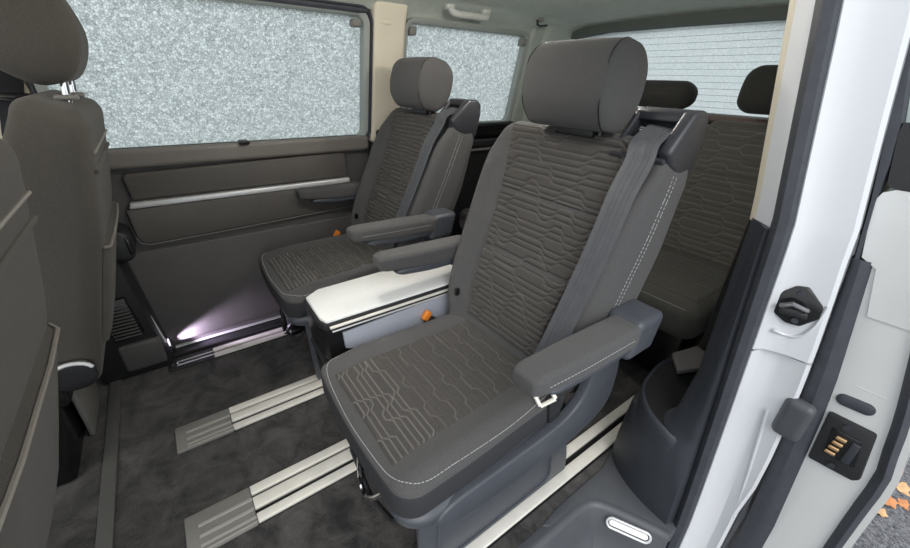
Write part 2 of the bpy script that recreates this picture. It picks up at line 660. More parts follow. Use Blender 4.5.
seat_rail(1.612, 1.682, 'narrow floor rail along the foot of the far side panel', True)
seat_rail(1.155, 1.273, 'wide silver floor rail running towards the centre console')
seat_rail(0.785, 0.912, 'wide silver floor rail in front of the near captain chair')
seat_rail(0.385, 0.475, 'silver floor rail beside the door step, passing the cup holder', True)

# far side: sliding door with window_1 ------------------------------------------


def wallbox(x0, x1, z0, z1, off0, off1, r=0.01):
    """Box that follows the far wall: off is the distance the face stands into the cabin."""
    g = softbox(((x1 - x0) / 2, (off1 - off0) / 2, (z1 - z0) / 2), min(r, abs(off1 - off0) * 0.49), (4, 1, 8), 3)
    cx, cz, co = (x0 + x1) / 2, (z0 + z1) / 2, (off0 + off1) / 2
    return tf(g, lambda x, y, z: (cx + x, yw(cz + z) - (co - y), cz + z))


def wallpoly(poly, off0, off1, r=0.006):
    g = prism(poly, 'xz', -off1, -off0, r, 3)
    return tf(g, lambda x, y, z: (x, yw(z) + y, z))


d2 = struct('door_2', wallpoly([(-0.27, 0.50), (-0.30, 0.80), (-0.30, 0.835), (0.775, 0.835), (0.79, 0.5), (0.80, 0.02), (-0.175, 0.02), (-0.20, 0.12)], -0.08, -0.004), 'panel_plastic')
mesh_obj('lower_panel', wallpoly([(-0.232, 0.47), (-0.19, 0.10), (-0.165, 0.05), (0.76, 0.05), (0.745, 0.47)], -0.01, 0.010, 0.008), 'panel_plastic', d2)
mesh_obj('door_pad', wallpoly([(-0.162, 0.63), (-0.158, 0.535), (-0.15, 0.508), (-0.125, 0.497), (0.2, 0.505), (0.70, 0.522), (0.70, 0.635), (-0.15, 0.633)], -0.01, 0.020, 0.010), 'panel_vinyl', d2)
mesh_obj('pad_piping', tf(tube([(-0.160, 0, 0.53), (-0.152, 0, 0.503), (-0.125, 0, 0.493), (0.2, 0, 0.500), (0.70, 0, 0.518)], 0.0028, 8), lambda x, y, z: (x, YW - 0.013 + y, z)), 'belt_line_plastic', d2)
mesh_obj('upper_pad', wallpoly([(-0.135, 0.662), (-0.14, 0.742), (-0.13, 0.756), (0.64, 0.772), (0.662, 0.765), (0.668, 0.66)], -0.01, 0.016, 0.010), 'panel_vinyl', d2)
mesh_obj('chrome_strip', wallpoly([(-0.150, 0.634), (-0.144, 0.656), (0.668, 0.656), (0.668, 0.634)], -0.01, 0.026, 0.006), 'silver_strip', d2)
mesh_obj('belt_ledge', wallbox(-0.29, 0.775, 0.772, 0.838, -0.02, 0.034, 0.016), 'belt_line_plastic', d2)
mesh_obj('sill_strip', wallbox(-0.165, 0.80, 0.022, 0.029, -0.02, 0.010, 0.003), 'silver_strip', d2)
h = mesh_obj('door_handle', wallpoly([(-0.27, 0.585), (-0.19, 0.59), (-0.168, 0.57), (-0.165, 0.50), (-0.185, 0.475), (-0.27, 0.49)], -0.01, 0.115, 0.014), 'black_plastic', d2)
mesh_obj('handle_slot', wallpoly([(-0.184, 0.565), (-0.170, 0.555), (-0.168, 0.51), (-0.182, 0.50)], 0.02, 0.120, 0.004), 'gloss_black', h)
struct('trim_4', join(prism([(-0.172, 1.76), (-0.185, 1.705), (0.80, 1.705), (0.80, 1.76)], 'xy', -0.01, 0.018, 0.006), prism([(-0.40, 1.76), (-0.40, 1.68), (-0.20, 1.70), (-0.165, 1.76)], 'xy', -0.01, 0.03, 0.006)), 'black_plastic')


def rrect(x0, x1, z0, z1, r, n=6):
    P = []
    for cx, cz, a0 in ((x1 - r, z1 - r, 0), (x0 + r, z1 - r, 90), (x0 + r, z0 + r, 180), (x1 - r, z0 + r, 270)):
        for k in range(n + 1):
            a = radians(a0 + 90 * k / n)
            P.append((cx + r * cos(a), cz + r * sin(a)))
    return P


def window_ring(x0, x1, z0, z1, w, off0, off1, r):
    """Frame around an opening in the far wall, w wide outwards."""
    A = rrect(x0, x1, z0, z1, r)
    B = rrect(x0 - w, x1 + w, z0 - w, z1 + w, r + w)
    rings = []
    for L, o in ((A, off0), (A, off1 * 0.6), ([(a[0] * 0.5 + b_[0] * 0.5, a[1] * 0.5 + b_[1] * 0.5) for a, b_ in zip(A, B)], off1), (B, off1), (B, off0)):
        rings.append([(x, yw(z) - o, z) for x, z in L])
    rings.append(rings[0])
    return loft(rings, caps=False)


def pane(x0, x1, z0, z1, off, t=0.004):
    xs, zs = [x0, x1], lin(z0, z1, 6)
    f = sheet(lambda x, z: (x, yw(z) - off, z), xs, zs)
    bk = sheet(lambda x, z: (x, yw(z) - off + t, z), xs, zs)
    return f


w1 = struct('window_1', window_ring(-0.23, 0.752, 0.838, 1.283, 0.022, -0.03, 0.022, 0.03), 'window_frame_grey')
mesh_obj('pane', pane(-0.25, 0.77, 0.82, 1.30, -0.02), 'pane_droplets', w1)
mesh_obj('window_seal', window_ring(-0.252, 0.776, 0.816, 1.305, 0.010, -0.03, 0.028, 0.045), 'rubber', w1)
mesh_obj('latch', wallbox(0.24, 0.275, 0.832, 0.846, 0.0, 0.05, 0.005), 'black_plastic', w1)
mesh_obj('blind_hook', wallbox(0.700, 0.738, 1.245, 1.272, -0.01, 0.03, 0.008), 'cap_plastic', w1)
w2 = struct('window_2', window_ring(0.952, 1.638, 0.872, 1.280, 0.020, -0.03, 0.018, 0.03), 'window_frame_grey')
mesh_obj('pane', pane(0.93, 1.66, 0.85, 1.30, -0.02), 'pane_droplets', w2)
mesh_obj('blind_hook', wallbox(0.955, 0.985, 1.235, 1.268, -0.01, 0.03, 0.008), 'cap_plastic', w2)
mesh_obj('blind_hook', wallbox(1.605, 1.635, 1.235, 1.268, -0.01, 0.03, 0.008), 'cap_plastic', w2)

# pillars and panels of the far side
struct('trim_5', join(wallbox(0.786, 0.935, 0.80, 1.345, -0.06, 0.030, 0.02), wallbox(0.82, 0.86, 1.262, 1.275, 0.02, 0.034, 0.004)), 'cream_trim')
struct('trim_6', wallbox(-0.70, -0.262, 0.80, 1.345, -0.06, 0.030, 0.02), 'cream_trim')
struct('trim_7', join(wallbox(1.66, 1.76, 0.84, 1.34, -0.06, 0.025, 0.02), wallbox(1.74, 2.02, 0.84, 1.36, -0.06, 0.05, 0.03)), 'dpillar_trim')
bp_ = prism([(-0.46, 1.76), (-0.46, 1.66), (-0.25, 1.665), (-0.235, 1.70), (-0.235, 1.76)], 'xy', 0.0, 0.82, 0.008)
bp_ = tf(bp_, lambda x, y, z: (x + (0.0 if z > 0.5 else 0.06 * (0.5 - z) / 0.5), y, z))
b_p = struct('trim_8', bp_, 'black_plastic')
mesh_obj('edge_strip', tube([(-0.238, 1.69, 0.55), (-0.228, 1.69, 0.46), (-0.185, 1.69, 0.10)], 0.004, 8), 'silver_strip', b_p)
vent = mesh_obj('speaker_grille', prism([(-0.335, 0.345), (-0.245, 0.345), (-0.228, 0.185), (-0.320, 0.175)], 'xz', 1.645, 1.67, 0.006), 'gloss_black', b_p)
for k in range(12):
    z = 0.19 + k * 0.0135
    xa = interp(z, [0.175, 0.345], [-0.318, -0.333])
    xb = interp(z, [0.175, 0.345], [-0.231, -0.247])
    mesh_obj('grille_slat', rbox(((xa + xb) / 2, 1.644, z), (xb - xa - 0.006, 0.008, 0.006), 0.002), 'panel_plastic', vent)
mesh_obj('foot_panel', rbox((-0.26, 1.665, 0.09), (0.13, 0.03, 0.12), 0.012), 'panel_plastic', b_p)

struct('wall_far', join(wallbox(0.79, 2.06, -0.02, 0.86, -0.10, 0.0, 0.02), wallbox(-1.4, -0.30, -0.02, 0.83, -0.10, -0.02, 0.02)), 'black_plastic')
wr = struct('trim_9', wallbox(0.80, 2.02, 0.79, 0.868, -0.05, 0.035, 0.02), 'gloss_black')
mesh_obj('ledge_strip', wallbox(0.80, 1.98, 0.72, 0.735, -0.02, 0.03, 0.004), 'cap_plastic', wr)
mesh_obj('ledge_step', wallbox(0.80, 1.98, 0.745, 0.785, -0.02, 0.05, 0.012), 'black_plastic', wr)

# ceiling: headliner curving down to both sides and the tail --------------------
cs = [(1.68, 1.285), (1.655, 1.300), (1.62, 1.325), (1.56, 1.348), (1.45, 1.362), (1.0, 1.372), (0.55, 1.362), (0.42, 1.345), (0.345, 1.315), (0.30, 1.28)]
inner = smooth_path(cs, 4)
outer = [(y, z + 0.06) for y, z in inner]
rings = []
for x in (-1.5, -0.5, 0.5, 1.4, 1.85, 2.0):
    dz = interp(x, [1.4, 1.85, 2.0], [0, -0.012, -0.03])
    rings.append([(x, y, z + dz) for y, z in inner] + [(x, y, z) for y, z in outer[::-1]])
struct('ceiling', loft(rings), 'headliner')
struct('trim_10', loft([[(1.93, y, z - 0.055), (2.02, y, z - 0.055), (2.02, y, z + 0.0), (1.93, y, z + 0.0)] for y, z in [(0.36, 1.345), (0.7, 1.362), (1.05, 1.366), (1.4, 1.362), (1.66, 1.335)]]), 'header_grey')
struct('trim_11', wallbox(-1.4, 0.775, 1.290, 1.308, -0.03, 0.026, 0.008), 'rubber')

# tail wall with the rear window --------------------------------------------------


def tail_x(z):
    return interp(z, [-0.1, 0.9, 1.34], [2.10, 2.10, 1.985])


zs = lin(0.93, 1.325, 8)
ys = lin(0.34, 1.69, 14)
w3 = struct('window_3', loft([[(tail_x(z) - 0.01, y0, z), (tail_x(z) + 0.03, y0, z), (tail_x(z) + 0.03, y1, z), (tail_x(z) - 0.01, y1, z)] for z, y0, y1 in ((0.905, 0.30, 1.72), (0.945, 0.30, 1.72))]), 'black_plastic')
mesh_obj('pane', sheet(lambda y, z: (tail_x(z) + 0.012 - 0.05 * ((y - 1.01) / 0.68) ** 2, y, z), ys, lin(0.93, 1.345, 8)), 'pane_rear', w3)
hw = [tube([(tail_x(z) + 0.008 - 0.05 * ((y - 1.01) / 0.68) ** 2, y, z) for y in ys], 0.0008, 5) for z in lin(0.965, 1.30, 13)]
mesh_obj('heating_wires', join(*hw), 'window_frame_grey', w3)
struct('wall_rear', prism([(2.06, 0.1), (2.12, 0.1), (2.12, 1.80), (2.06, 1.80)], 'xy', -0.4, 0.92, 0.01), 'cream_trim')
struct('trim_12', rbox((1.99, 1.02, 0.955), (0.16, 1.34, 0.03), 0.012), 'ledge_brown')

# near side: C-pillar, lower trim with the cup holder, white body ---------------------
CREAM = [(0.952, 0.247), (0.975, 0.262), (1.02, 0.275), (1.25, 0.285), (1.25, 0.265), (1.0, 0.235), (0.948, 0.238)]
PALE = [(0.952, 0.246), (0.930, 0.222), (0.915, 0.206), (0.912, 0.198), (0.935, 0.198), (0.985, 0.23)]


def near_loft(poly, zs, dx=lambda z: 0.0):
    return loft([[(x + dx(z), y + yn(z), z) for x, y in poly] for z in zs])


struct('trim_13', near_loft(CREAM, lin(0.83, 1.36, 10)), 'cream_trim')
struct('trim_14', near_loft(PALE, lin(0.83, 1.36, 10)), 'pale_trim')
seal = [(0.924, 0.208), (0.908, 0.206), (0.893, 0.200), (0.886, 0.190), (0.890, 0.176), (0.905, 0.168), (0.930, 0.170)]
seal2 = [(0.905, 0.172), (0.893, 0.172), (0.888, 0.166), (0.892, 0.160), (0.910, 0.158)]
SZ = [-0.20, -0.12, -0.05, 0.03, 0.12, 0.22, 0.32, 0.42, 0.52, 0.62, 0.72, 0.80, 0.86, 0.95, 1.05, 1.15, 1.25, 1.36]
struct('trim_15', near_loft(seal, SZ, lambda z: -0.02 * sstep(0.2, -0.2, z)), 'rubber')

# dark pillar foot: rings from the sill to the cream trim
FOOT = []
for z, bx, C_, D, E_ in (
        (-0.13, 0.852, (0.872, 0.260), (0.960, 0.375), (1.32, 0.375)),
        (0.00, 0.860, (0.878, 0.275), (0.975, 0.383), (1.32, 0.383)),
        (0.10, 0.866, (0.876, 0.282), (0.965, 0.378), (1.32, 0.378)),
        (0.20, 0.874, (0.876, 0.286), (0.955, 0.368), (1.32, 0.368)),
        (0.262, 0.882, (0.882, 0.284), (0.950, 0.362), (1.32, 0.362)),
        (0.30, 0.888, (0.900, 0.222), (0.945, 0.250), (1.32, 0.262)),
        (0.45, 0.893, (0.918, 0.216), (0.948, 0.236), (1.32, 0.250)),
        (0.65, 0.897, (0.926, 0.225), (0.952, 0.243), (1.30, 0.262)),
        (0.838, 0.902, (0.935, 0.230), (0.956, 0.251), (1.26, 0.288))):
    s_in = 0.206 + yn(z)
    A = (0.908, s_in - 0.010)
    B = (bx, s_in + 0.006)
    F_ = (E_[0], 0.12)
    pts = [F_, A, B]
    n = 5
    for k in range(1, n):
        t = k / n
        pts.append(((1 - t) ** 2 * B[0] + 2 * t * (1 - t) * (B[0] * 0.3 + C_[0] * 0.7 - 0.01) + t * t * C_[0], (1 - t) ** 2 * B[1] + 2 * t * (1 - t) * (B[1] * 0.4 + C_[1] * 0.6) + t * t * C_[1], 0))
    pts.append(C_)
    for k in range(1, n):
        t = k / n
        q = (C_[0] * 0.6 + D[0] * 0.4, D[1])
        pts.append(((1 - t) ** 2 * C_[0] + 2 * t * (1 - t) * q[0] + t * t * D[0], (1 - t) ** 2 * C_[1] + 2 * t * (1 - t) * q[1] + t * t * D[1], 0))
    pts += [D, E_]
    FOOT.append([(p[0], p[1], z) for p in pts])
foot = struct('trim_16', loft(FOOT), 'trim_plastic', angle=60)
# cup holder: a raised collar with a deep well, its rim sloping down to the step
rim = smooth_path([(0.920, 0.336, 0.325), (0.985, 0.350, 0.338), (1.06, 0.349, 0.345), (1.17, 0.310, 0.352), (1.15, 0.255, 0.345), (1.04, 0.228, 0.335), (0.950, 0.208, 0.305), (0.888, 0.206, 0.268), (0.876, 0.240, 0.280), (0.888, 0.297, 0.300)], 5, closed=True)
cen = np.mean(np.array(rim), axis=0)


def ring_at(s, dz=0.0, flat=None):
    out = []
    for p in rim:
        q = cen + (np.array(p) - cen) * s
        z = (q[2] if flat is None else q[2] * (1 - flat[0]) + flat[1] * flat[0]) + dz
        out.append((q[0], q[1], z))
    return out


def base_ring(z, s=1.0):
    return [(cen[0] + (p[0] - cen[0]) * s, cen[1] + (p[1] - cen[1]) * s, z) for p in rim]


struct_cup = mesh_obj('cup_holder', loft([base_ring(0.02, 1.0), base_ring(0.08, 1.03), ring_at(1.05, -0.02), ring_at(1.05, 0.0), ring_at(1.0, 0.006), ring_at(0.95, 0.0), ring_at(0.93, -0.02)], caps=False), 'trim_plastic', foot, angle=60)
mesh_obj('cup_well', loft([ring_at(0.945, -0.004), ring_at(0.91, -0.010), ring_at(0.86, -0.05), ring_at(0.80, -0.09), ring_at(0.75, 0.0, (1.0, 0.16))], caps=True), 'matte_black', struct_cup, angle=60)
for cx, cy, rr in ((0.985, 0.29, 0.040), (1.075, 0.293, 0.034)):
    mesh_obj('cup_ring', tube([(cx + rr * cos(a), cy + rr * sin(a), 0.270 + (cx - 0.985) * 0.3) for a in lin(0, 2 * pi, 24)[:-1]], 0.006, 8, closed=True), 'black_plastic', struct_cup)
    mesh_obj('cup_floor', tube([(cx, cy, 0.13), (cx, cy, 0.17 + (cx - 0.985) * 0.3)], rr * 0.9, 20), 'gloss_black', struct_cup)
mesh_obj('storage_lid', prism([(1.02, 0.30), (1.09, 0.352), (1.19, 0.325), (1.17, 0.262), (1.10, 0.262)], 'xy', 0.345, 0.362, 0.006), 'panel_plastic', struct_cup)

# white body outside the seal
JAMB = [(0.905, 0.180), (0.900, 0.168), (0.912, 0.162), (0.922, 0.155), (0.930, 0.140), (0.936, 0.125), (0.942, 0.006), (0.950, 0.0), (0.972, 0.004), (1.10, 0.006), (1.10, 0.16), (0.93, 0.19)]
CORNER = lambda z: interp(z, [-0.1, 0.1, 0.25, 0.5, 0.65, 0.8, 1.1], [0.100, 0.098, 0.080, 0.078, 0.082, 0.090, 0.094])


def jamb_ring(z, low=0):
    out = []
    for i, (x, y) in enumerate(JAMB):
        dx = -0.02 * sstep(0.2, -0.2, z)
        if 6 <= i <= 9:
            y += CORNER(z)
        if low and 2 <= i <= 5:
            dx += 0.014
        out.append((x + dx, y + yn(z), z))
    return out


body = struct('wall_near', join(loft([jamb_ring(z, 1) for z in [-0.42, -0.3] + [q for q in SZ if q < 0.55] + [0.582]]), loft([jamb_ring(z) for z in [0.588, 0.62] + [q for q in SZ if q > 0.65]]), prism([(1.09, 0.03), (2.12, 0.03), (2.12, 0.07), (1.09, 0.07)], 'xy', -0.35, 0.0, 0.01), loft([[(x, y + yn(z), z) for x, y in ((1.09, 0.098), (2.12, 0.098), (2.12, 0.14), (1.09, 0.14))] for z in (0.0, 0.3, 0.6, 0.84)])), 'white_paint', angle=35)
rib_ = [(0.915, 0.150 + yn(0.640), 0.640), (0.930, 0.135 + yn(0.632), 0.632), (0.934, 0.110 + yn(0.64), 0.640), (0.937, 0.096 + yn(0.67), 0.672), (0.940, 0.090 + yn(0.72), 0.715)]
mesh_obj('pressed_edge', tube(smooth_path([(x + 0.0015, y, z) for x, y, z in rib_], 5), 0.003, 6), 'white_paint', body)
mesh_obj('pressed_edge', tube([(0.944, 0.045, 0.10), (0.946, 0.062, 0.25), (0.945, 0.086, 0.44)], 0.003, 6), 'white_paint', body)
mesh_obj('inner_panel', prism([(1.26, 0.30), (2.06, 0.30), (2.06, 0.34), (1.26, 0.34)], 'xy', 0.0, 0.85, 0.01), 'black_plastic', body)
mesh_obj('roof_side', prism([(0.9, 0.30), (2.1, 0.30), (2.1, 0.36), (0.9, 0.36)], 'xy', 1.36, 1.42, 0.01), 'white_paint', body)
mesh_obj('rear_pillar', loft([[(x, y + yn(z), z) for x, y in ((1.90, 0.10), (2.1, 0.10), (2.1, 0.33), (1.90, 0.33))] for z in (0.84, 1.1, 1.36)]), 'dpillar_trim', body)
w4 = struct('window_4', near_loft([(1.10, 0.15), (1.14, 0.15), (1.14, 0.20), (1.10, 0.20)], lin(0.84, 1.36, 6)), 'rubber')
mesh_obj('pane', sheet(lambda x, z: (x, 0.17 + yn(z), z), [1.13, 1.92], lin(0.84, 1.36, 6)), 'pane_droplets', w4)

# rubber buffer on the jamb
bf = tf(softbox((0.016, 0.026, 0.050), 0.015, (2, 2, 3), 3), lambda x, y, z: (0.948 + x, 0.074 + y + yn(0.44), 0.450 + z))
mesh_obj('rubber_buffer', bf, 'step_plastic', body)

# sliding door, pushed back along the body -----------------------------------------------
DI = lambda z: interp(z, [-0.4, -0.06, 0.104, 0.555, 0.794, 0.905, 1.037, 1.126, 1.208, 1.36], [-0.01, 0.018, 0.026, 0.060, 0.087, 0.106, 0.134, 0.158, 0.179, 0.22])
RUBZ = [-0.4, 0.15, 0.285, 0.388, 0.452, 0.505, 0.558, 0.663, 0.80, 0.9, 1.2, 1.36]
RUBY = [-0.135, -0.106, -0.101, -0.099, -0.086, -0.077, -0.066, -0.041, -0.010, 0.01, 0.08, 0.12]
DO = lambda z: interp(z, RUBZ, RUBY)
X0 = 1.0


def door_ring(z):
    a, c = DI(z) - 0.012, DO(z) - 0.01
    return [(X0 + 0.03, a, z), (X0 + 0.006, a - 0.004, z), (X0, a - 0.014, z), (X0, c + 0.02, z), (X0 + 0.005, c + 0.006, z), (X0 + 0.02, c, z), (X0 + 0.95, c, z), (X0 + 0.95, a, z)]


DZ = [-0.38, -0.2, -0.06, 0.05, 0.104, 0.15, 0.2, 0.25, 0.3, 0.35, 0.4, 0.45, 0.5, 0.55, 0.6, 0.65, 0.7, 0.77, 0.80]
dr = struct('door_1', loft([door_ring(z) for z in DZ]), 'door_paint')


def band(fa, fb, x, dx, zs):
    return loft([[(x, fa(z), z), (x - dx * 0.7, fa(z) - 0.25 * (fa(z) - fb(z)), z), (x - dx, (fa(z) + fb(z)) / 2, z), (x - dx * 0.7, fb(z) + 0.25 * (fa(z) - fb(z)), z), (x, fb(z), z), (x + 0.03, fb(z), z), (x + 0.03, fa(z), z)] for z in zs])


dwid = lambda z: interp(z, [0.0, 0.1, 0.46, 0.8], [0.052, 0.053, 0.048, 0.030])
mesh_obj('inner_seal', band(lambda z: DI(z) + 0.002, lambda z: DI(z) - dwid(z), X0 + 0.002, 0.016, DZ), 'rubber', dr)
mesh_obj('outer_seal', band(lambda z: DO(z), lambda z: DO(z) - 0.027, X0 + 0.004, 0.018, DZ), 'rubber', dr)
mesh_obj('door_skin', loft([[(X0 - 0.004, DO(z) - 0.023, z), (X0 - 0.004, DO(z) - 0.033, z), (X0 + 0.95, DO(z) - 0.050, z), (X0 + 0.95, DO(z) - 0.02, z), (X0 + 0.03, DO(z) - 0.02, z)] for z in DZ]), 'door_paint', dr)
# frame above the belt
UZ = [0.79, 0.85, 0.905, 0.97, 1.037, 1.126, 1.208, 1.36]
mesh_obj('frame_seal', loft([[(X0 + 0.01, DI(z), z), (X0 - 0.006, DI(z) - 0.004, z), (X0 - 0.006, DI(z) - 0.009 - 0.009 * sstep(0.9, 1.0, z), z), (X0 + 0.01, DI(z) - 0.012 - 0.010 * sstep(0.9, 1.0, z), z)] for z in UZ]), 'rubber', dr)
mesh_obj('window_frame', loft([[(X0 + 0.008, DI(z) - 0.022, z), (X0 + 0.014, DI(z) - 0.055 + 0.012 * sstep(0.9, 1.2, z), z), (X0 + 0.95, DI(z) - 0.055, z), (X0 + 0.95, DI(z) - 0.022, z)] for z in UZ]), 'mirror_glass', dr)
mesh_obj('shoulder', loft([[(X0 - 0.003, a, z), (X0 - 0.003, c, z), (X0 + 0.94, c, z), (X0 + 0.94, a, z)] for z, a, c in ((0.70, 0.030, -0.050), (0.79, 0.052, -0.050), (0.805, 0.077, -0.050), (0.905, 0.099, -0.02), (0.922, 0.094, 0.01), (0.93, 0.080, 0.02))]), 'door_paint', dr)
mesh_obj('window_switch', loft([[(X0 - 0.004, a, z), (X0 - 0.004, c, z), (X0 + 0.05, c, z), (X0 + 0.05, a, z)] for z, a, c in ((0.932, 0.090, 0.055), (0.945, 0.096, 0.058), (1.02, 0.112, 0.066), (1.035, 0.112, 0.075))]), 'gloss_black', dr)
# oval plug, pressed line, contact box
mesh_obj('oval_plug', mt(softbox((0.006, 0.029, 0.013), (0.005, 0.0129, 0.0129), (1, 4, 1), 5), Matrix.Translation((X0 - 0.001, -0.022, 0.517)) @ Matrix.Rotation(radians(-4), 4, 'X')), 'rubber', dr)
mesh_obj('pressed_line', rbox((X0 + 0.001, -0.030, 0.555), (0.003, 0.045, 0.003), 0.001), 'door_paint', dr)
bxg = []
outl = [(0.004, 0.478), (-0.070, 0.478), (-0.088, 0.364), (-0.080, 0.352), (-0.006, 0.348)]
cb = mesh_obj('contact_box', prism(outl, 'yz', X0 - 0.010, X0 + 0.01, 0.005), 'black_plastic', dr)
mesh_obj('contact_well', prism([(-0.012, 0.452), (-0.060, 0.452), (-0.072, 0.385), (-0.022, 0.380)], 'yz', X0 - 0.013, X0 + 0.0, 0.004), 'gloss_black', cb)
for k in range(4):
    mesh_obj('contact', rbox((X0 - 0.016, -0.030 - 0.001 * k, 0.395 + 0.014 * k), (0.006, 0.017, 0.008), 0.002), 'gold', cb)
mesh_obj('contact_tongue', rbox((X0 - 0.014, -0.055, 0.415), (0.006, 0.014, 0.055), 0.003), 'trim_plastic', cb)
for y, z in ((-0.030, 0.466), (-0.042, 0.364)):
    mesh_obj('box_screw', mt(tube([(0, 0, 0), (-0.005, 0, 0)], 0.006, 12), Matrix.Translation((X0 - 0.010, y, z))), 'trim_plastic', cb)

# lock catch on the jamb -----------------------------------------------------------------
sk = thing('lock_catch', 'black diamond-shaped lock catch with steel loop on the white door jamb', 'door catch', (0.95, 0.125, 0.68))
JN = Vector((-0.42, -0.9, 0)).normalized()


def on_jamb(a, c, o):
    """a: across the jamb outwards, c: up, o: out of the surface."""
    t = Vector((0.30, -0.954, 0))
    p = Vector((0.932, 0.137 + yn(0.68), 0.700)) + t * a + Vector((0.0, 0.12, 1)) * c + Vector((-0.954, -0.30, 0)) * o
    return tuple(p)


op = [(-0.034, -0.006), (-0.026, 0.016), (-0.004, 0.036), (0.012, 0.038), (0.036, 0.010), (0.036, -0.012), (0.014, -0.036), (-0.006, -0.036), (-0.026, -0.022)]
mesh_obj('catch_plate', tf(prism(op, 'xz', -0.004, 0.008, 0.003), lambda x, y, z: on_jamb(x * 1.15, z * 1.1, y)), 'gloss_black', sk)
mesh_obj('catch_loop', tf(tube([(-0.018, 0.006, -0.004), (-0.022, 0.026, 0.002), (-0.006, 0.03, 0.012), (0.016, 0.03, 0.006), (0.02, 0.008, -0.002)], 0.0045, 8), lambda x, y, z: on_jamb(x, z, y)), 'catch_steel', sk)
mesh_obj('catch_block', tf(rbox((0.0, 0.012, -0.012), (0.044, 0.012, 0.014), 0.004), lambda x, y, z: on_jamb(x, z, y)), 'black_plastic', sk)
for a, c in ((0.004, 0.028), (0.006, -0.028)):
    mesh_obj('screw', tf(tube([(a, 0.006, c), (a, 0.012, c)], 0.006, 12), lambda x, y, z: on_jamb(x, z, y)), 'trim_plastic', sk)

# ================================================================== SEATS
AX = radians(19.5)
CA, SA = cos(AX), sin(AX)


def back_width(h, hmax=0.590):
    return interp(h / hmax, [-0.1, 0.0, 0.25, 0.65, 0.9, 1.0], [0.205, 0.215, 0.244, 0.252, 0.250, 0.236])


def wing_start(q):
    return interp(q, [0.0, 0.25, 0.75, 1.0], [0.65, 0.63, 0.74, 0.91])


def back_pt(yc, yr, d, h, x0=0.62, z0=0.43):
    return (x0 + SA * h + CA * d, yc + yr, z0 + CA * h - SA * d)


def backrest_geo(yc, x0=0.62, z0=0.43, hmax=0.590, thick=0.165, wing=0.045):
    H0 = -0.06
    hh = (hmax - H0) / 2
    hc = (hmax + H0) / 2
    g = softbox((0.22, thick / 2, hh), (0.040, 0.042, 0.035), (12, 2, 16), 4)

    def f(y, d, h):
        t = (h + hc)
        w = back_width(t, hmax) / 0.22
        d01 = (d + thick / 2) / thick
        th = thick * interp(t / hmax, [0, 0.6, 1], [1.02, 0.92, 0.70])
        a = abs(y) / 0.22
        dd = d01 * th - (1 - d01) * wing * sstep(wing_start(t / hmax), wing_start(t / hmax) + 0.20, a) * interp(t / hmax, [0, 0.1, 0.8, 1.0], [0.5, 1, 0.8, 0.25])
        dd -= (1 - d01) * 0.012 * math.exp(-((t - 0.16) / 0.10) ** 2) * (1 - sstep(0.5, 0.7, a))
        w2 = w * (1 + 0.05 * d01)
        return back_pt(yc, y * w2, dd, t, x0, z0)
    return tf(g, f)


def insert_base(yc, hmax=0.590, x0=0.62, z0=0.43):
    def base(u, v):
        w = interp(v / hmax, [0, 0.25, 0.75, 1.0], [0.136, 0.145, 0.178, 0.212]) / 0.145
        d = -0.012 * math.exp(-((v - 0.16) / 0.10) ** 2)
        top = max(0.0, v - (hmax - 0.03))
        d += 8.0 * top * top
        return back_pt(yc, u * w, d, v, x0, z0)
    return base


NB = lambda u, v: (-CA, 0.0, SA)


def cushion_geo(yc, band=False):
    g = softbox((0.2425, 0.2345, 0.034), (0.047, 0.047, 0.008), (12, 12, 2), 5) if band else softbox((0.24, 0.232, 0.046), (0.045, 0.045, 0.014), (12, 12, 2), 5)

    def f(x, y, z):
        t = (x + 0.24) / 0.48
        a = abs(y) / 0.228
        zz = (0.360 if band else 0.367) + z + 0.010 * t
        if z > -0.02 and not band:
            zz += 0.010 * sstep(0.62, 0.85, a) * (1 - sstep(0.9, 1.0, a)) - 0.012 * sstep(0.25, 0.0, t)
        yy = y * (1 - 0.06 * sstep(0.0, 1.0, t) * (1 if t > 0.6 else t / 0.6))
        return (0.430 + x - 0.012 * (1 - a * a) * (1 - t), yc + yy, zz)
    return tf(g, f)


def cush_top(x):
    t = (x - 0.19) / 0.48
    return 0.413 + 0.010 * t - 0.012 * sstep(0.25, 0.0, t)


def dashes(path, ln=0.006, gap=0.004, r=0.0011):
    P = [Vector(p) for p in path]
    out = []
    acc = 0.0
    on = None
    for a, c in zip(P, P[1:]):
        L = (c - a).length
        s = -acc
        while s < L:
            p = a.lerp(c, max(0, s) / L)
            q = a.lerp(c, min(L, s + ln) / L)
            if (q - p).length > 0.002:
                out.append(tube([p, q], r, 5))
            s += ln + gap
        acc = L - s + (ln + gap) if s > L else 0
        acc = max(0.0, acc) if acc < ln + gap else 0.0
    return join(*out)


def headrest_map(c, half, tilt, x, y, z):
    ct, stt = cos(tilt), sin(tilt)
    k = 1 - 0.05 * (z / half[2]) ** 2
    xx = x * (1 - 0.16 * sstep(0, 1, -z / half[2])) - 0.012 * (z / half[2]) ** 2 * x / half[0]
    xx -= 0.010 * (1 - min(1, (y / half[1]) ** 2)) * sstep(0.3, -1.0, x / half[0])
    return (c[0] + ct * xx + stt * z, c[1] + y * k, c[2] + ct * z - stt * xx)


def headrest_geo(c, half, tilt, r=(0.045, 0.032, 0.052)):
    g = softbox(half, r, (5, 8, 6), 5)
    return tf(g, lambda x, y, z: headrest_map(c, half, tilt, x, y, z))


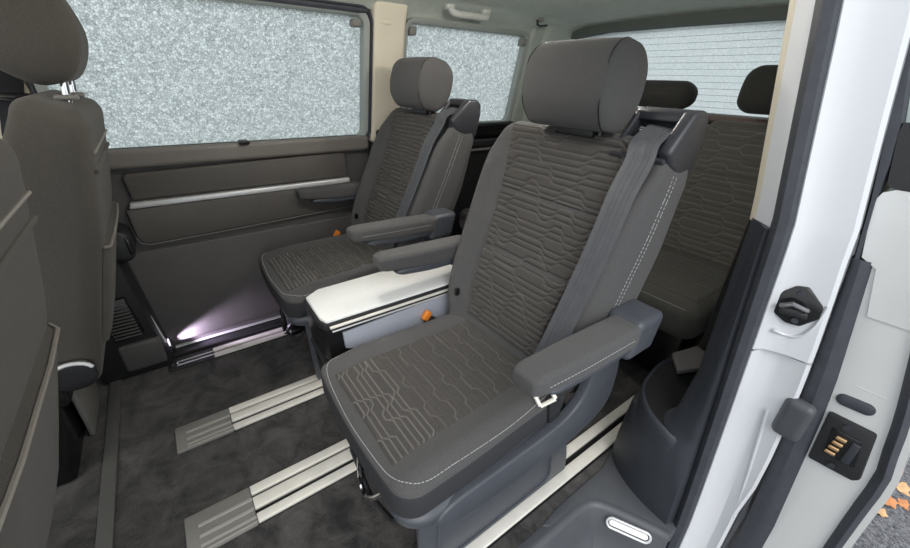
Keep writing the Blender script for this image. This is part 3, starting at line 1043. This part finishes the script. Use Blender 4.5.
def captain_chair(yc, label, seed):
    root = thing('captain_chair', label, 'seat', (0.48, yc, 0), 'captain chairs')
    # cushion with its quilted centre
    cu = mesh_obj('seat_cushion', cushion_geo(yc), 'seat_cloth', root)
    base = lambda u, v: (v, yc + u * interp(v, [0.2, 0.62], [1.06, 0.92]), cush_top(v))
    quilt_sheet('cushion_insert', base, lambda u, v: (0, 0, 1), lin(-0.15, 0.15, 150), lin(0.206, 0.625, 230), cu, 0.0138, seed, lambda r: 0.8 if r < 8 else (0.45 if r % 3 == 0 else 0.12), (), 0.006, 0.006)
    ed = [(0.60, -0.206), (0.45, -0.220), (0.30, -0.223), (0.240, -0.219), (0.210, -0.202), (0.195, -0.168), (0.187, -0.08), (0.184, 0.0), (0.187, 0.08), (0.195, 0.168), (0.210, 0.202), (0.240, 0.219), (0.30, 0.223)]
    cg = cushion_geo(yc)
    bvh = BVHTree.FromPolygons([Vector(p) for p in cg[0]], cg[1])
    edge = []
    for x, y in smooth_path(ed, 6):
        hit = bvh.ray_cast(Vector((x, yc + y, 1.0)), Vector((0, 0, -1)))[0]
        if hit:
            edge.append(tuple(hit + Vector((0, 0, 0.0006))))
    bd = mesh_obj('side_band', cushion_geo(yc, True), 'band_cloth', cu)
    bd['label'] = 'dark band round the side of the cushion'
    s = mesh_obj('stitching', dashes(edge, 0.006, 0.002, 0.0009), 'thread', cu)
    s['label'] = 'pale grey edge stitching'
    # backrest
    ys = yc + 0.012
    bk = mesh_obj('backrest', backrest_geo(ys, wing=0.052), 'seat_cloth', root)
    quilt_sheet('backrest_insert', insert_base(ys), NB, lin(-0.145, 0.145, 150), lin(0.02, 0.578, 250), bk, 0.0158, seed + 5, lambda r: 0.5, (0.235, 0.40), 0.006, 0.006, amp=0.0068)  # every row lightened: thread colour with ridge highlights painted in
    bg_ = backrest_geo(ys, wing=0.052)
    bvb = BVHTree.FromPolygons([Vector(p) for p in bg_[0]], bg_[1])
    for off in (0.0, 0.013):
        side = []
        for h in lin(0.09, 0.53, 16):
            q = Vector(back_pt(ys, -0.5, 0.038 + off - 0.014 * sstep(0.2, 0.0, h), h))
            hit = bvb.ray_cast(q, Vector((0, 1, 0)))[0]
            if hit:
                side.append(tuple(hit - Vector((0, 0.0005, 0))))
        st_ = mesh_obj('stitching', dashes(side, 0.005, 0.004, 0.0008), 'thread', bk)
        st_['label'] = 'pale grey twin stitching on the side bolster'
    mesh_obj('seam_tag', rbox(back_pt(ys, 0.172, -0.036, 0.07), (0.014, 0.010, 0.022), 0.002), 'gloss_black', bk)
    # headrest
    hr = mesh_obj('headrest', headrest_geo((0.803, yc + 0.002, 1.070), (0.073, 0.122, 0.088), radians(10), (0.046, 0.014, 0.054)), 'seat_cloth', root)
    for sy in (-1, 1):
        sd_ = mesh_obj('headrest_seam', tf(tube([(x * 1.0, sy * 0.1090, z * 1.0) for x, z in rrect(-0.073, 0.073, -0.088, 0.088, 0.050, 8)], 0.0013, 6, closed=True), lambda x, y, z: headrest_map((0.803, yc + 0.002, 1.070), (0.073, 0.122, 0.088), radians(10), x, y, z)), 'gloss_black', hr)
    mesh_obj('headrest_collar', rbox((0.822, yc, 0.976), (0.05, 0.11, 0.022), 0.006), 'black_plastic', root)
    for sy in (-1, 1):
        mesh_obj('headrest_post', tube([(0.815, yc + sy * 0.062, 0.94), (0.822, yc + sy * 0.062, 1.02)], 0.007, 10), 'gloss_black', root)
    # belt outlet on the shoulder
    y0, y1 = yc - 0.242, yc - 0.108
    cheek = [(0.792, 0.960), (0.862, 1.034), (0.905, 1.036), (0.922, 1.020), (0.924, 0.985), (0.912, 0.912), (0.895, 0.898), (0.855, 0.905), (0.812, 0.930)]
    bg = mesh_obj('belt_outlet', join(prism(cheek, 'xz', y0, y0 + 0.030, 0.009, 3), prism([(0.862, 1.012), (0.868, 1.032), (0.905, 1.036), (0.920, 1.015), (0.920, 0.93), (0.88, 0.93), (0.88, 1.005)], 'xz', y0 + 0.02, y1, 0.006, 2),
                              prism([(0.812, 0.965), (0.868, 1.030), (0.90, 1.03), (0.90, 0.95), (0.83, 0.95)], 'xz', y1 - 0.012, y1, 0.004), prism([(0.79, 0.945), (0.89, 0.985), (0.89, 0.93), (0.80, 0.93)], 'xz', y0 + 0.01, y1, 0.005)), 'outlet_plastic', root)
    mesh_obj('belt_pin', tube([(0.850, y0 + 0.05, 0.992), (0.850, y1 - 0.03, 0.992)], 0.006, 10), 'chrome', bg)
    # belt over the side bolster
    path = [(0.872, yc - 0.180, 0.998), (0.842, yc - 0.184, 0.996)]
    for h in (0.570, 0.53, 0.46, 0.36, 0.24, 0.12, 0.03, -0.02):
        fac = interp(h / 0.59, [0, 0.1, 0.8, 1.0], [0.5, 1, 0.8, 0.25])
        path.append(back_pt(ys, -0.835 * back_width(h), -(0.004 + 0.053 * fac) if h > 0 else -0.01, h))
    sb = mesh_obj('seat_belt', ribbon(smooth_path(path, 5), (0.05, 1, 0.1), 0.060, 0.0025), 'belt_webbing', root)
    rib = [ribbon([Vector(p) + Vector((-0.0016, o, 0.0006)) for p in smooth_path(path, 5)], (0.05, 1, 0.1), 0.004, 0.0012) for o in (-0.016, -0.006, 0.006, 0.016)]
    mesh_obj('belt_rib', join(*rib), 'belt_webbing', sb)
    # armrests
    for sy in (-1, 1):
        ya = yc + sy * 0.285
        g = tf(softbox((0.163, 0.036, 0.027), (0.030, 0.013, 0.013), (8, 2, 1), 4), lambda x, y, z: (0.563 + x, ya + y * (1 - 0.10 * sstep(0.0, -0.163, x)), 0.602 + z + 0.03 * (0.16 - x) + (0.010 * sstep(0, -0.163, x) if z < 0 else 0)))
        ar = mesh_obj('armrest', g, 'seat_cloth', root)
        ar['label'] = 'padded cloth armrest'
        mesh_obj('armrest_shell', tf(softbox((0.140, 0.030, 0.016), (0.03, 0.012, 0.012), (6, 2, 1), 3), lambda x, y, z: (0.590 + x, ya + y, 0.575 + z + (0.012 * sstep(0, -0.165, x) if z < 0 else 0))), 'shell_plastic', ar)
        mesh_obj('stitching', dashes([(0.435, ya + sy * 0.0325, 0.612), (0.53, ya + sy * 0.0365, 0.610), (0.69, ya + sy * 0.0370, 0.606)], 0.005, 0.004, 0.0008), 'thread', ar)
        mesh_obj('armrest_hinge', tf(softbox((0.050, 0.042, 0.046), (0.016, 0.014, 0.016), (3, 3, 3), 4), lambda x, y, z: (0.752 + x + z * 0.25, ya + sy * -0.008 + y, 0.588 + z)), 'shell_plastic', ar)
    # plastic shell around cushion and swooping up to the armrest hinge
    g = tf(softbox((0.250, 0.245, 0.030), (0.065, 0.06, 0.022), (6, 6, 1), 4), lambda x, y, z: (0.436 + x * (1 - 0.04 * sstep(0, -0.03, z)), yc + y * (1 - 0.03 * sstep(0, -0.03, z)), 0.310 + z + 0.012 * (x + 0.25) / 0.5))
    sh = mesh_obj('seat_shell', g, 'shell_plastic', root)
    val = smooth_path([(0.25, 0.300), (0.31, 0.262), (0.45, 0.252), (0.58, 0.250), (0.68, 0.258), (0.76, 0.280), (0.805, 0.320), (0.815, 0.40), (0.800, 0.50), (0.780, 0.560), (0.715, 0.560), (0.700, 0.485), (0.680, 0.400), (0.63, 0.358), (0.55, 0.345), (0.40, 0.338), (0.29, 0.332)], 3, closed=True)
    for sy in (-1, 1):
        a, c = sorted((yc + sy * 0.222, yc + sy * 0.250))
        mesh_obj('side_valance', prism(val, 'xz', a, c, 0.009, 3), 'shell_plastic', root)
    # pedestal
    for sy in (-1, 1):
        a, c = sorted((yc + sy * 0.178, yc + sy * 0.200))
        pp = [(0.246, 0.012), (0.762, 0.012), (0.752, 0.09), (0.70, 0.29), (0.236, 0.29)]
        sd = mesh_obj('pedestal_side', prism(pp, 'xz', a, c, 0.006), 'shell_plastic', root)
        yo = yc + sy * 0.2005
        lo = smooth_path([(0.30, 0.035), (0.62, 0.035), (0.665, 0.045), (0.675, 0.085), (0.645, 0.255), (0.60, 0.265), (0.31, 0.265), (0.29, 0.25), (0.288, 0.05)], 4, closed=True)
        mesh_obj('pressed_frame', tube([(x, yo, z) for x, z in lo], 0.0045, 6, closed=True), 'shell_plastic', sd)
    mesh_obj('pedestal_core', join(rbox((0.54, yc, 0.15), (0.36, 0.33, 0.26), 0.02), rbox((0.50, yc, 0.262), (0.46, 0.40, 0.03), 0.01), rbox((0.27, yc + 0.17, 0.15), (0.03, 0.03, 0.26), 0.008), rbox((0.29, yc + 0.173, 0.030), (0.09, 0.06, 0.03), 0.008)), 'gloss_black', root)
    mesh_obj('slide_bar', tube([(0.235, yc + 0.16, 0.23), (0.215, yc + 0.12, 0.16), (0.205, yc - 0.02, 0.145), (0.215, yc - 0.12, 0.17), (0.24, yc - 0.165, 0.23)], 0.006, 8), 'black_plastic', root)
    lv = mesh_obj('release_lever', tube(smooth_path([(0.24, yc + 0.11, 0.25), (0.212, yc + 0.055, 0.19), (0.200, yc + 0.025, 0.150), (0.195, yc - 0.015, 0.150), (0.20, yc - 0.055, 0.185), (0.215, yc - 0.09, 0.235)], 4), 0.007, 8), 'chrome', root)
    # buckles
    mesh_obj('buckle', mt(rbox((0, 0, 0), (0.032, 0.020, 0.085), 0.006), Matrix.Translation((0.535, yc + 0.238, 0.372)) @ Matrix.Rotation(radians(25), 4, 'Y')), 'black_plastic', root)
    bb = mesh_obj('buckle_button', mt(rbox((0, 0, 0), (0.023, 0.016, 0.032), 0.004), Matrix.Translation((0.533, yc + 0.236, 0.422)) @ Matrix.Rotation(radians(38), 4, 'Y')), 'orange', root)
    bb['label'] = 'orange buckle release button'
    mesh_obj('buckle', mt(join(rbox((0, 0, 0), (0.040, 0.016, 0.09), 0.005), rbox((0.03, 0, 0.03), (0.05, 0.010, 0.012), 0.004)), Matrix.Translation((0.600, yc - 0.222, 0.385)) @ Matrix.Rotation(radians(-10), 4, 'Y')), 'black_plastic', root)
    fr = [(-0.019, -0.012), (0.019, -0.012), (0.019, 0.012), (-0.019, 0.012)]
    tn = Vector((-0.6, -0.42, 0.68)).normalized()
    tu = Vector((0.55, -0.35, 0.0)) + Vector((0, 0, 0.45))
    tu = (tu - tn * tu.dot(tn)).normalized()
    tv = tn.cross(tu)
    tc_ = Vector((0.562, yc - 0.222, 0.440))
    tg = mesh_obj('belt_tongue', join(*[tube([tc_ + tu * a[0] + tv * a[1], tc_ + tu * b_[0] + tv * b_[1]], 0.0050, 8) for a, b_ in zip(fr, fr[1:] + fr[:1])]), 'tongue_metal', root)
    tg['label'] = 'chrome belt tongue'
    return root


near_chair = captain_chair(0.617, 'near captain chair by the door step, beside the white-topped console, large in view', 11)
far_chair = copy_tree(near_chair)
far_chair.location.y += 0.811
far_chair.location.x += 0.02
lean = radians(4.5)
pv = Matrix.Translation((0.14, 0, 0.43))
for ch in far_chair.children:
    if ch.name.split('.')[0] in ('backrest', 'headrest', 'headrest_collar', 'headrest_post', 'belt_outlet', 'seat_belt'):
        ch.matrix_local = pv @ Matrix.Rotation(lean, 4, 'Y') @ pv.inverted()
far_chair['label'] = 'far captain chair against the long window panel, behind the white-topped console'

# console between the chairs ---------------------------------------------------------
cn = thing('centre_console', 'black floor console with white fold-out table top between the two captain chairs', 'console', (0.45, 0.955, 0))
cb_ = [(0.232, 0.872), (0.70, 0.872), (0.72, 0.90), (0.72, 1.02), (0.48, 1.065), (0.27, 1.06), (0.225, 1.03), (0.222, 0.90)]
def scaled(poly, cx, cy, s): return [(cx + (x - cx) * s, cy + (y - cy) * s) for x, y in poly]
rr_ = []
for z, s in ((0.015, 0.86), (0.06, 0.90), (0.20, 0.95), (0.33, 0.985), (0.36, 0.985), (0.44, 1.0), (0.478, 1.0)):
    rr_.append([(x, y, z) for x, y in scaled(cb_, 0.46, 0.96, s)])
mesh_obj('body', loft(rr_), 'gloss_black', cn)
mesh_obj('body_band', loft([[(x, y, z) for x, y in scaled(cb_, 0.46, 0.96, s)] for z, s in ((0.335, 1.004), (0.345, 1.012), (0.356, 1.004))]), 'black_plastic', cn)
mesh_obj('side_panel', prism([(0.275, 0.400), (0.40, 0.345), (0.68, 0.345), (0.69, 0.468), (0.272, 0.452)], 'xz', 0.864, 0.874, 0.003), 'table_side', cn)
lid = mesh_obj('table_top', prism(scaled(cb_, 0.46, 0.965, 0.985), 'xy', 0.484, 0.500, 0.004), 'table_white', cn)
lid['label'] = 'white table top'
mesh_obj('top_rim', loft([[(x, y, z) for x, y in scaled(cb_, 0.46, 0.96, s)] for z, s in ((0.470, 1.0), (0.474, 1.015), (0.490, 1.015), (0.493, 1.0))]), 'black_plastic', cn)
mesh_obj('hinge_strip', rbox((0.475, 0.8665, 0.480), (0.47, 0.008, 0.007), 0.002), 'aluminium', cn)
mesh_obj('hinge_strip', rbox((0.475, 0.8675, 0.466), (0.46, 0.006, 0.004), 0.0015), 'silver_strip', cn)

# front seats ----------------------------------------------------------------------


def front_seat(dx, dy, label):
    yc = 1.43
    root = thing('front_seat', label, 'seat', (-0.45, yc, 0), 'front seats')
    X0f, Z0f = -0.450, 0.40
    HM = 0.668
    bk = mesh_obj('backrest', backrest_geo(yc, X0f, Z0f, HM, 0.170, 0.03), 'front_seat_cloth', root)
    rear = lambda yr, h, o=0.0: back_pt(yc, yr, 0.170 * interp(h / HM, [0, 0.6, 1], [1.02, 0.92, 0.70]) + o, h, X0f, Z0f)
    # piping down the front edge of the side and across the rear panel
    for sy in (-1, 1):
        p = [back_pt(yc, sy * back_width(h, HM), 0.025, h, X0f, Z0f) for h in lin(0.05, 0.58, 10)]
        mesh_obj('piping', tube(p, 0.003, 6), 'piping', bk)
    W = lambda h: back_width(h, HM) * 1.045
    for h, mname, r in ((0.585, 'piping', 0.0032), (0.545, 'front_seat_cloth', 0.005)):
        mesh_obj('rear_seam', tube([rear(yr, h, 0.002) for yr in lin(-W(h) + 0.03, W(h) - 0.03, 10)], r, 6), mname, bk)
    pk = [[rear(yr, h, o) for yr, o in ((-W(h) + 0.035, 0.0), (-W(h) + 0.05, 0.012), (-0.1, 0.016), (0.1, 0.016), (W(h) - 0.05, 0.012), (W(h) - 0.035, 0.0), (0.1, -0.01), (-0.1, -0.01))] for h in (0.08, 0.17, 0.26, 0.36)]
    mp = mesh_obj('map_pocket', loft(pk), 'front_seat_cloth', bk)
    mesh_obj('pocket_piping', tube([rear(yr, 0.36, o + 0.001) for yr, o in ((-W(.36) + 0.034, 0.0), (-W(.36) + 0.05, 0.012), (-0.1, 0.016), (0.1, 0.016), (W(.36) - 0.05, 0.012), (W(.36) - 0.034, 0.0))], 0.0035, 6), 'piping', mp)
    mesh_obj('seat_cushion', tf(softbox((0.25, 0.235, 0.07), 0.05, (5, 5, 2), 4), lambda x, y, z: (-0.66 + x, yc + y, 0.35 + z)), 'front_seat_cloth', root)
    g = headrest_geo((-0.190, yc, 1.165), (0.098, 0.130, 0.125), radians(-14), (0.085, 0.040, 0.095))
    hr = mesh_obj('headrest', g, 'front_seat_cloth', root)
    for sy in (-1, 1):
        po = mesh_obj('headrest_post', tube([(-0.160, yc + sy * 0.07, 0.985), (-0.148, yc + sy * 0.07, 1.075)], 0.008, 10), 'chrome', root)
        mesh_obj('post_guide', rbox((-0.158, yc + sy * 0.07, 1.014), (0.045, 0.035, 0.012), 0.005), 'cap_plastic', po)
    # base
    mesh_obj('seat_base', join(rbox((-0.66, yc, 0.15), (0.44, 0.42, 0.30), 0.015), rbox((-0.44, yc, 0.30), (0.14, 0.44, 0.08), 0.02)), 'gloss_black', root)
    mesh_obj('base_panel', prism([(-0.428, 0.0), (-0.414, 0.0), (-0.410, 0.20), (-0.424, 0.20)], 'xz', yc - 0.03, yc + 0.20, 0.004), 'cap_plastic', root)
    rc = mesh_obj('recliner_cover', tf(softbox((0.045, 0.016, 0.045), (0.035, 0.012, 0.035), (2, 2, 2), 4), lambda x, y, z: (-0.335 + x, yc - 0.232 + y, 0.365 + z)), 'black_plastic', root)
    mesh_obj('recliner_trim', tube([(-0.335 + 0.045 * cos(a), yc - 0.247, 0.372 + 0.034 * sin(a)) for a in lin(0.3, pi - 0.1, 10)], 0.005, 8), 'silver_strip', rc)
    root.location.x += dx
    root.location.y += dy
    return root


drv = front_seat(0.002, 0, 'front seat with steel headrest posts below the cream pillar, beside the long window')
pas = copy_tree(drv)
pas.location.x += -0.054
pas.location.y += -0.813
pas['label'] = 'nearer front seat at the picture edge, its pocketed back cut off by the frame'

# rear bench -------------------------------------------------------------------------
bn = thing('rear_bench', 'dark cloth rear bench seat below the tailgate window', 'seat', (1.6, 1.02, 0))
g = tf(softbox((0.28, 0.66, 0.07), (0.05, 0.06, 0.05), (6, 14, 2), 4), lambda x, y, z: (1.53 + x, 1.02 + y, 0.365 + z + 0.00 * x))
bc = mesh_obj('seat_cushion', g, 'bench_cloth', bn)
quilt_sheet('cushion_insert', lambda u, v: (v, 0.60 + u, 0.4355), lambda u, v: (0, 0, 1), lin(-0.2, 0.2, 100), lin(1.31, 1.66, 80), bc, 0.022, 3, lambda r: 0.0, (), 0.006, 0.004, mat='bench_cloth')
mesh_obj('stitching', tube([(1.262, 0.41, 0.418), (1.262, 1.62, 0.418)], 0.0008, 5), 'thread', bc)
BA = radians(17)
def bpt(y, d, h): return (1.655 + sin(BA) * h + cos(BA) * d, y, 0.42 + cos(BA) * h - sin(BA) * d)
for yc, hw_ in ((0.555, 0.205), (1.29, 0.36)):
    g = tf(softbox((hw_, 0.07, 0.30), (0.05, 0.05, 0.05), (8, 2, 10), 4), lambda y, d, h: bpt(yc + y, d + 0.07, h + 0.275))
    bb_ = mesh_obj('backrest', g, 'bench_cloth', bn)
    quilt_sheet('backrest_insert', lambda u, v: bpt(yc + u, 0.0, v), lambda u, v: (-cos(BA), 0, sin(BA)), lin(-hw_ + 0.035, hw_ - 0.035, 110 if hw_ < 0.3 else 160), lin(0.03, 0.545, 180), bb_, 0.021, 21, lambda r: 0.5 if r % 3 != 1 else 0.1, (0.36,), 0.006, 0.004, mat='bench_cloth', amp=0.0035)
for yc in (0.545, 0.98, 1.40):
    lo = -0.004 if yc < 0.6 else -0.035
    mesh_obj('headrest', headrest_geo((1.855, yc, 1.075 + lo), (0.05, 0.13, 0.082) if yc < 0.6 else (0.05, 0.14, 0.055), radians(12), (0.04, 0.05, 0.045)), 'bench_dark_cloth', bn)
    mesh_obj('headrest_post', tube([(1.845, yc, 0.94), (1.855, yc, 1.04)], 0.012, 8), 'gloss_black', bn)
mesh_obj('bench_base', rbox((1.60, 1.02, 0.155), (0.40, 1.20, 0.28), 0.02), 'gloss_black', bn)
mesh_obj('seat_belt', ribbon([bpt(0.790, -0.004, 0.575), bpt(0.786, -0.004, 0.3), bpt(0.782, -0.004, 0.03)], (0, 1, 0), 0.030, 0.003), 'belt_webbing', bn)
mesh_obj('buckle', rbox(bpt(0.786, -0.012, 0.16), (0.02, 0.03, 0.06), 0.006), 'gloss_black', bn)

# front belt on the far door post
fb = thing('seat_belt', 'black belt hanging on the cream post behind the front headrest', 'seat belt', (-0.30, 1.68, 0.9))
mesh_obj('webbing', ribbon([(-0.255, 1.655, 1.15), (-0.300, 1.675, 1.02), (-0.335, 1.685, 0.90), (-0.35, 1.685, 0.70)], (1, 0, 0.35), 0.05, 0.003), 'gloss_black', fb)
mesh_obj('belt_loop', join(rbox((-0.303, 1.672, 1.000), (0.085, 0.022, 0.020), 0.008), tube([(-0.343, 1.67, 0.997), (-0.303, 1.652, 0.992), (-0.266, 1.67, 1.004)], 0.006, 8)), 'gloss_black', fb)

# grab handle and coat hook on the headliner
gh = thing('grab_handle', 'pale grey grab handle on the headliner above the smaller far window', 'handle', (1.2, 1.565, 1.33))
P = smooth_path([(1.105, 1.575, 1.350), (1.112, 1.555, 1.325), (1.14, 1.548, 1.318), (1.20, 1.545, 1.318), (1.26, 1.545, 1.318), (1.29, 1.550, 1.323), (1.297, 1.572, 1.348)], 5)
mesh_obj('grip', tf(tube(P, [0.014] * len(P), 10), lambda x, y, z: (x, y, z)), 'handle_grey', gh)
for x in (1.103, 1.298):
    mesh_obj('mount', rbox((x, 1.568, 1.343), (0.044, 0.034, 0.026), 0.010), 'handle_grey', gh)
ck = thing('coat_hook', 'small grey coat hook on the headliner between grab handle and tail', 'hook', (1.62, 1.54, 1.34))
mesh_obj('hook_plate', rbox((1.62, 1.545, 1.340), (0.03, 0.03, 0.014), 0.005), 'cap_plastic', ck)
mesh_obj('hook', tube([(1.60, 1.54, 1.336), (1.59, 1.53, 1.318), (1.605, 1.525, 1.312), (1.645, 1.52, 1.318)], 0.005, 8), 'black_plastic', ck)

# lamps -----------------------------------------------------------------------------
sl = thing('step_lamp', 'oval lit lamp in the wall of the door step', 'lamp', (0.80, 0.21, -0.04))


def step_wall(a, o, dn):
    """a along the sloping rear wall of the step, dn down it, o out of it."""
    t = Vector((0.092, -0.17, 0)).normalized()
    n = Vector((-t.y, t.x, 0)) * -1.0
    n = Vector((-0.17, -0.092, 0)).normalized()
    down = (Vector((0, 0, -1)) * 0.92 + n * 0.39).normalized()
    out = (n * 0.92 + Vector((0, 0, 1)) * 0.39).normalized()
    p = Vector((0.796, 0.222, -0.010)) + n * 0.012 + t * a + down * dn + out * o
    return tuple(p)


def oval(hw, hh, n=24):
    return [((hw - hh) * (1 if cos(t) > 0 else -1) + hh * cos(t), hh * sin(t)) for t in lin(0, 2 * pi, n)[:-1]]


mesh_obj('bezel', tf(tube([(a, 0.004, c) for a, c in oval(0.056, 0.015)], 0.0035, 8, closed=True), lambda a, o, c: step_wall(a + 0.006, o, c + 0.014)), 'silver_strip', sl)
mesh_obj('lens', tf(prism(oval(0.050, 0.008), 'xz', -0.006, 0.005, 0.002), lambda a, o, c: step_wall(a + 0.006, o, c + 0.014)), 'lamp_lens', sl)
cl = thing('courtesy_lamp', 'small violet-white courtesy lamp glowing low at the front of the far side panel', 'lamp', (-0.165, 1.72, 0.07))
mesh_obj('housing', rbox((-0.196, 1.722, 0.075), (0.030, 0.028, 0.040), 0.006), 'black_plastic', cl)
mesh_obj('lens', rbox((-0.179, 1.722, 0.075), (0.006, 0.020, 0.028), 0.002), 'courtesy_lens', cl)

# fallen leaves on the asphalt
LF = [(2.228, -0.300, 0.075, 20, 'leaf'), (2.373, -0.330, 0.08, 80, 'leaf_pale'), (2.27, -0.345, 0.06, 140, 'leaf'), (1.54, 0.045, 0.085, 35, 'leaf'), (2.126, -0.292, 0.05, 200, 'leaf_pale'), (2.50, -0.36, 0.06, 10, 'leaf')]
LL = ['rust leaf furthest along the asphalt strip beside the open door', 'pale leaf at the picture edge beside the open door', 'rust leaf below the pale leaf at the picture edge', 'orange leaf on the asphalt in the gap between body and open door', 'small pale leaf hugging the open door seal', 'small rust leaf highest on the asphalt strip']
for i, (x, y, s, a, mn) in enumerate(LF):
    pts = []
    for k in range(22):
        t = 2 * pi * k / 22
        r = s * (0.34 + 0.20 * abs(cos(2.5 * t)) + 0.05 * (k % 2))
        pts.append((x + r * cos(t + radians(a)), y + 0.75 * r * sin(t + radians(a))))
    g = prism(pts, 'xy', -0.549, -0.547)
    g = tf(g, lambda px_, py_, z: (px_, py_, z + 0.012 * ((px_ - x) / s) ** 2 + 0.004 * sin(40 * py_)))
    solo('fallen_leaf', LL[i], 'leaf', g, mn, (x, y, -0.548), 'fallen leaves')

# ================================================================== LIGHT
W = bpy.data.worlds.new('World')
S.world = W
W.use_nodes = True
bg = W.node_tree.nodes['Background']
bg.inputs['Color'].default_value = (0.90, 0.96, 1.0, 1)
bg.inputs['Strength'].default_value = 1.05

sd = bpy.data.lights.new('sun', 'SUN')
sd.energy = 1.3
sd.angle = radians(35)
sd.color = (1.0, 0.97, 0.93)
so = bpy.data.objects.new('sun', sd)
COL.objects.link(so)
so.rotation_euler = (Vector((0.35, 0.75, -0.75)).to_track_quat('-Z', 'Y')).to_euler()

# unseen fill lamps, added under the roof to brighten the cabin
for lx, ly, nm in ((-0.70, 1.0, 'added fill lamp over the front seats'), (0.40, 1.0, 'added fill lamp over the captain chairs'), (1.05, 0.90, 'added fill lamp ahead of the rear bench')):
    rl = thing('fill_lamp', nm, 'lamp', (lx, ly, 1.36), 'added fill lamps')
    mesh_obj('housing', rbox((lx, ly, 1.365), (0.20, 0.14, 0.030), 0.012), 'cap_plastic', rl)
    mesh_obj('diffuser', tf(softbox((0.085, 0.055, 0.014), (0.03, 0.03, 0.012), (2, 2, 1), 3), lambda x, y, z: (lx + x, ly + y, 1.348 + z)), 'fill_lens', rl)
    al = bpy.data.lights.new('fill_light', 'POINT')
    al.shadow_soft_size = 0.03
    al.energy = 4.5
    al.color = (1.0, 0.94, 0.86)
    ao = bpy.data.objects.new('fill_light', al)
    COL.objects.link(ao)
    ao.location = (lx, ly, 1.298)

ld = bpy.data.lights.new('courtesy_light', 'SPOT')
ld.energy = 9.0
ld.color = (0.86, 0.72, 1.0)
ld.spot_size = radians(62)
ld.spot_blend = 0.8
ld.shadow_soft_size = 0.01
lo_ = bpy.data.objects.new('courtesy_light', ld)
COL.objects.link(lo_)
lo_.location = (-0.170, 1.722, 0.072)
lo_.rotation_euler = (Vector((1.0, 0.12, -0.01)).to_track_quat('-Z', 'Y')).to_euler()

# ================================================================== CAMERA
f_px, yaw, pitch, roll = 384.274397, 0.642287386, 0.471175642, -0.0303587284
fw = Vector((sin(yaw) * cos(pitch), cos(yaw) * cos(pitch), -sin(pitch)))
rt = Vector((cos(yaw), -sin(yaw), 0))
dn = fw.cross(rt)
rt2 = cos(roll) * rt + sin(roll) * dn
dn2 = -sin(roll) * rt + cos(roll) * dn
cam_d = bpy.data.cameras.new('camera')
cam_d.sensor_width = 36.0
cam_d.sensor_fit = 'HORIZONTAL'
cam_d.lens = f_px / 910 * 36.0
cam_d.clip_start = 0.01
cam = bpy.data.objects.new('camera', cam_d)
COL.objects.link(cam)
M = Matrix(((rt2.x, -dn2.x, -fw.x, 0), (rt2.y, -dn2.y, -fw.y, 0), (rt2.z, -dn2.z, -fw.z, 1.08), (0, 0, 0, 1)))
cam.matrix_world = M
S.camera = cam
S.view_settings.view_transform = 'Standard'
S.view_settings.look = 'None'
S.view_settings.gamma = 1.0
S.view_settings.exposure = 0.38
S.view_settings.use_curve_mapping = False
S.cycles.max_bounces = 8
S.cycles.diffuse_bounces = 5
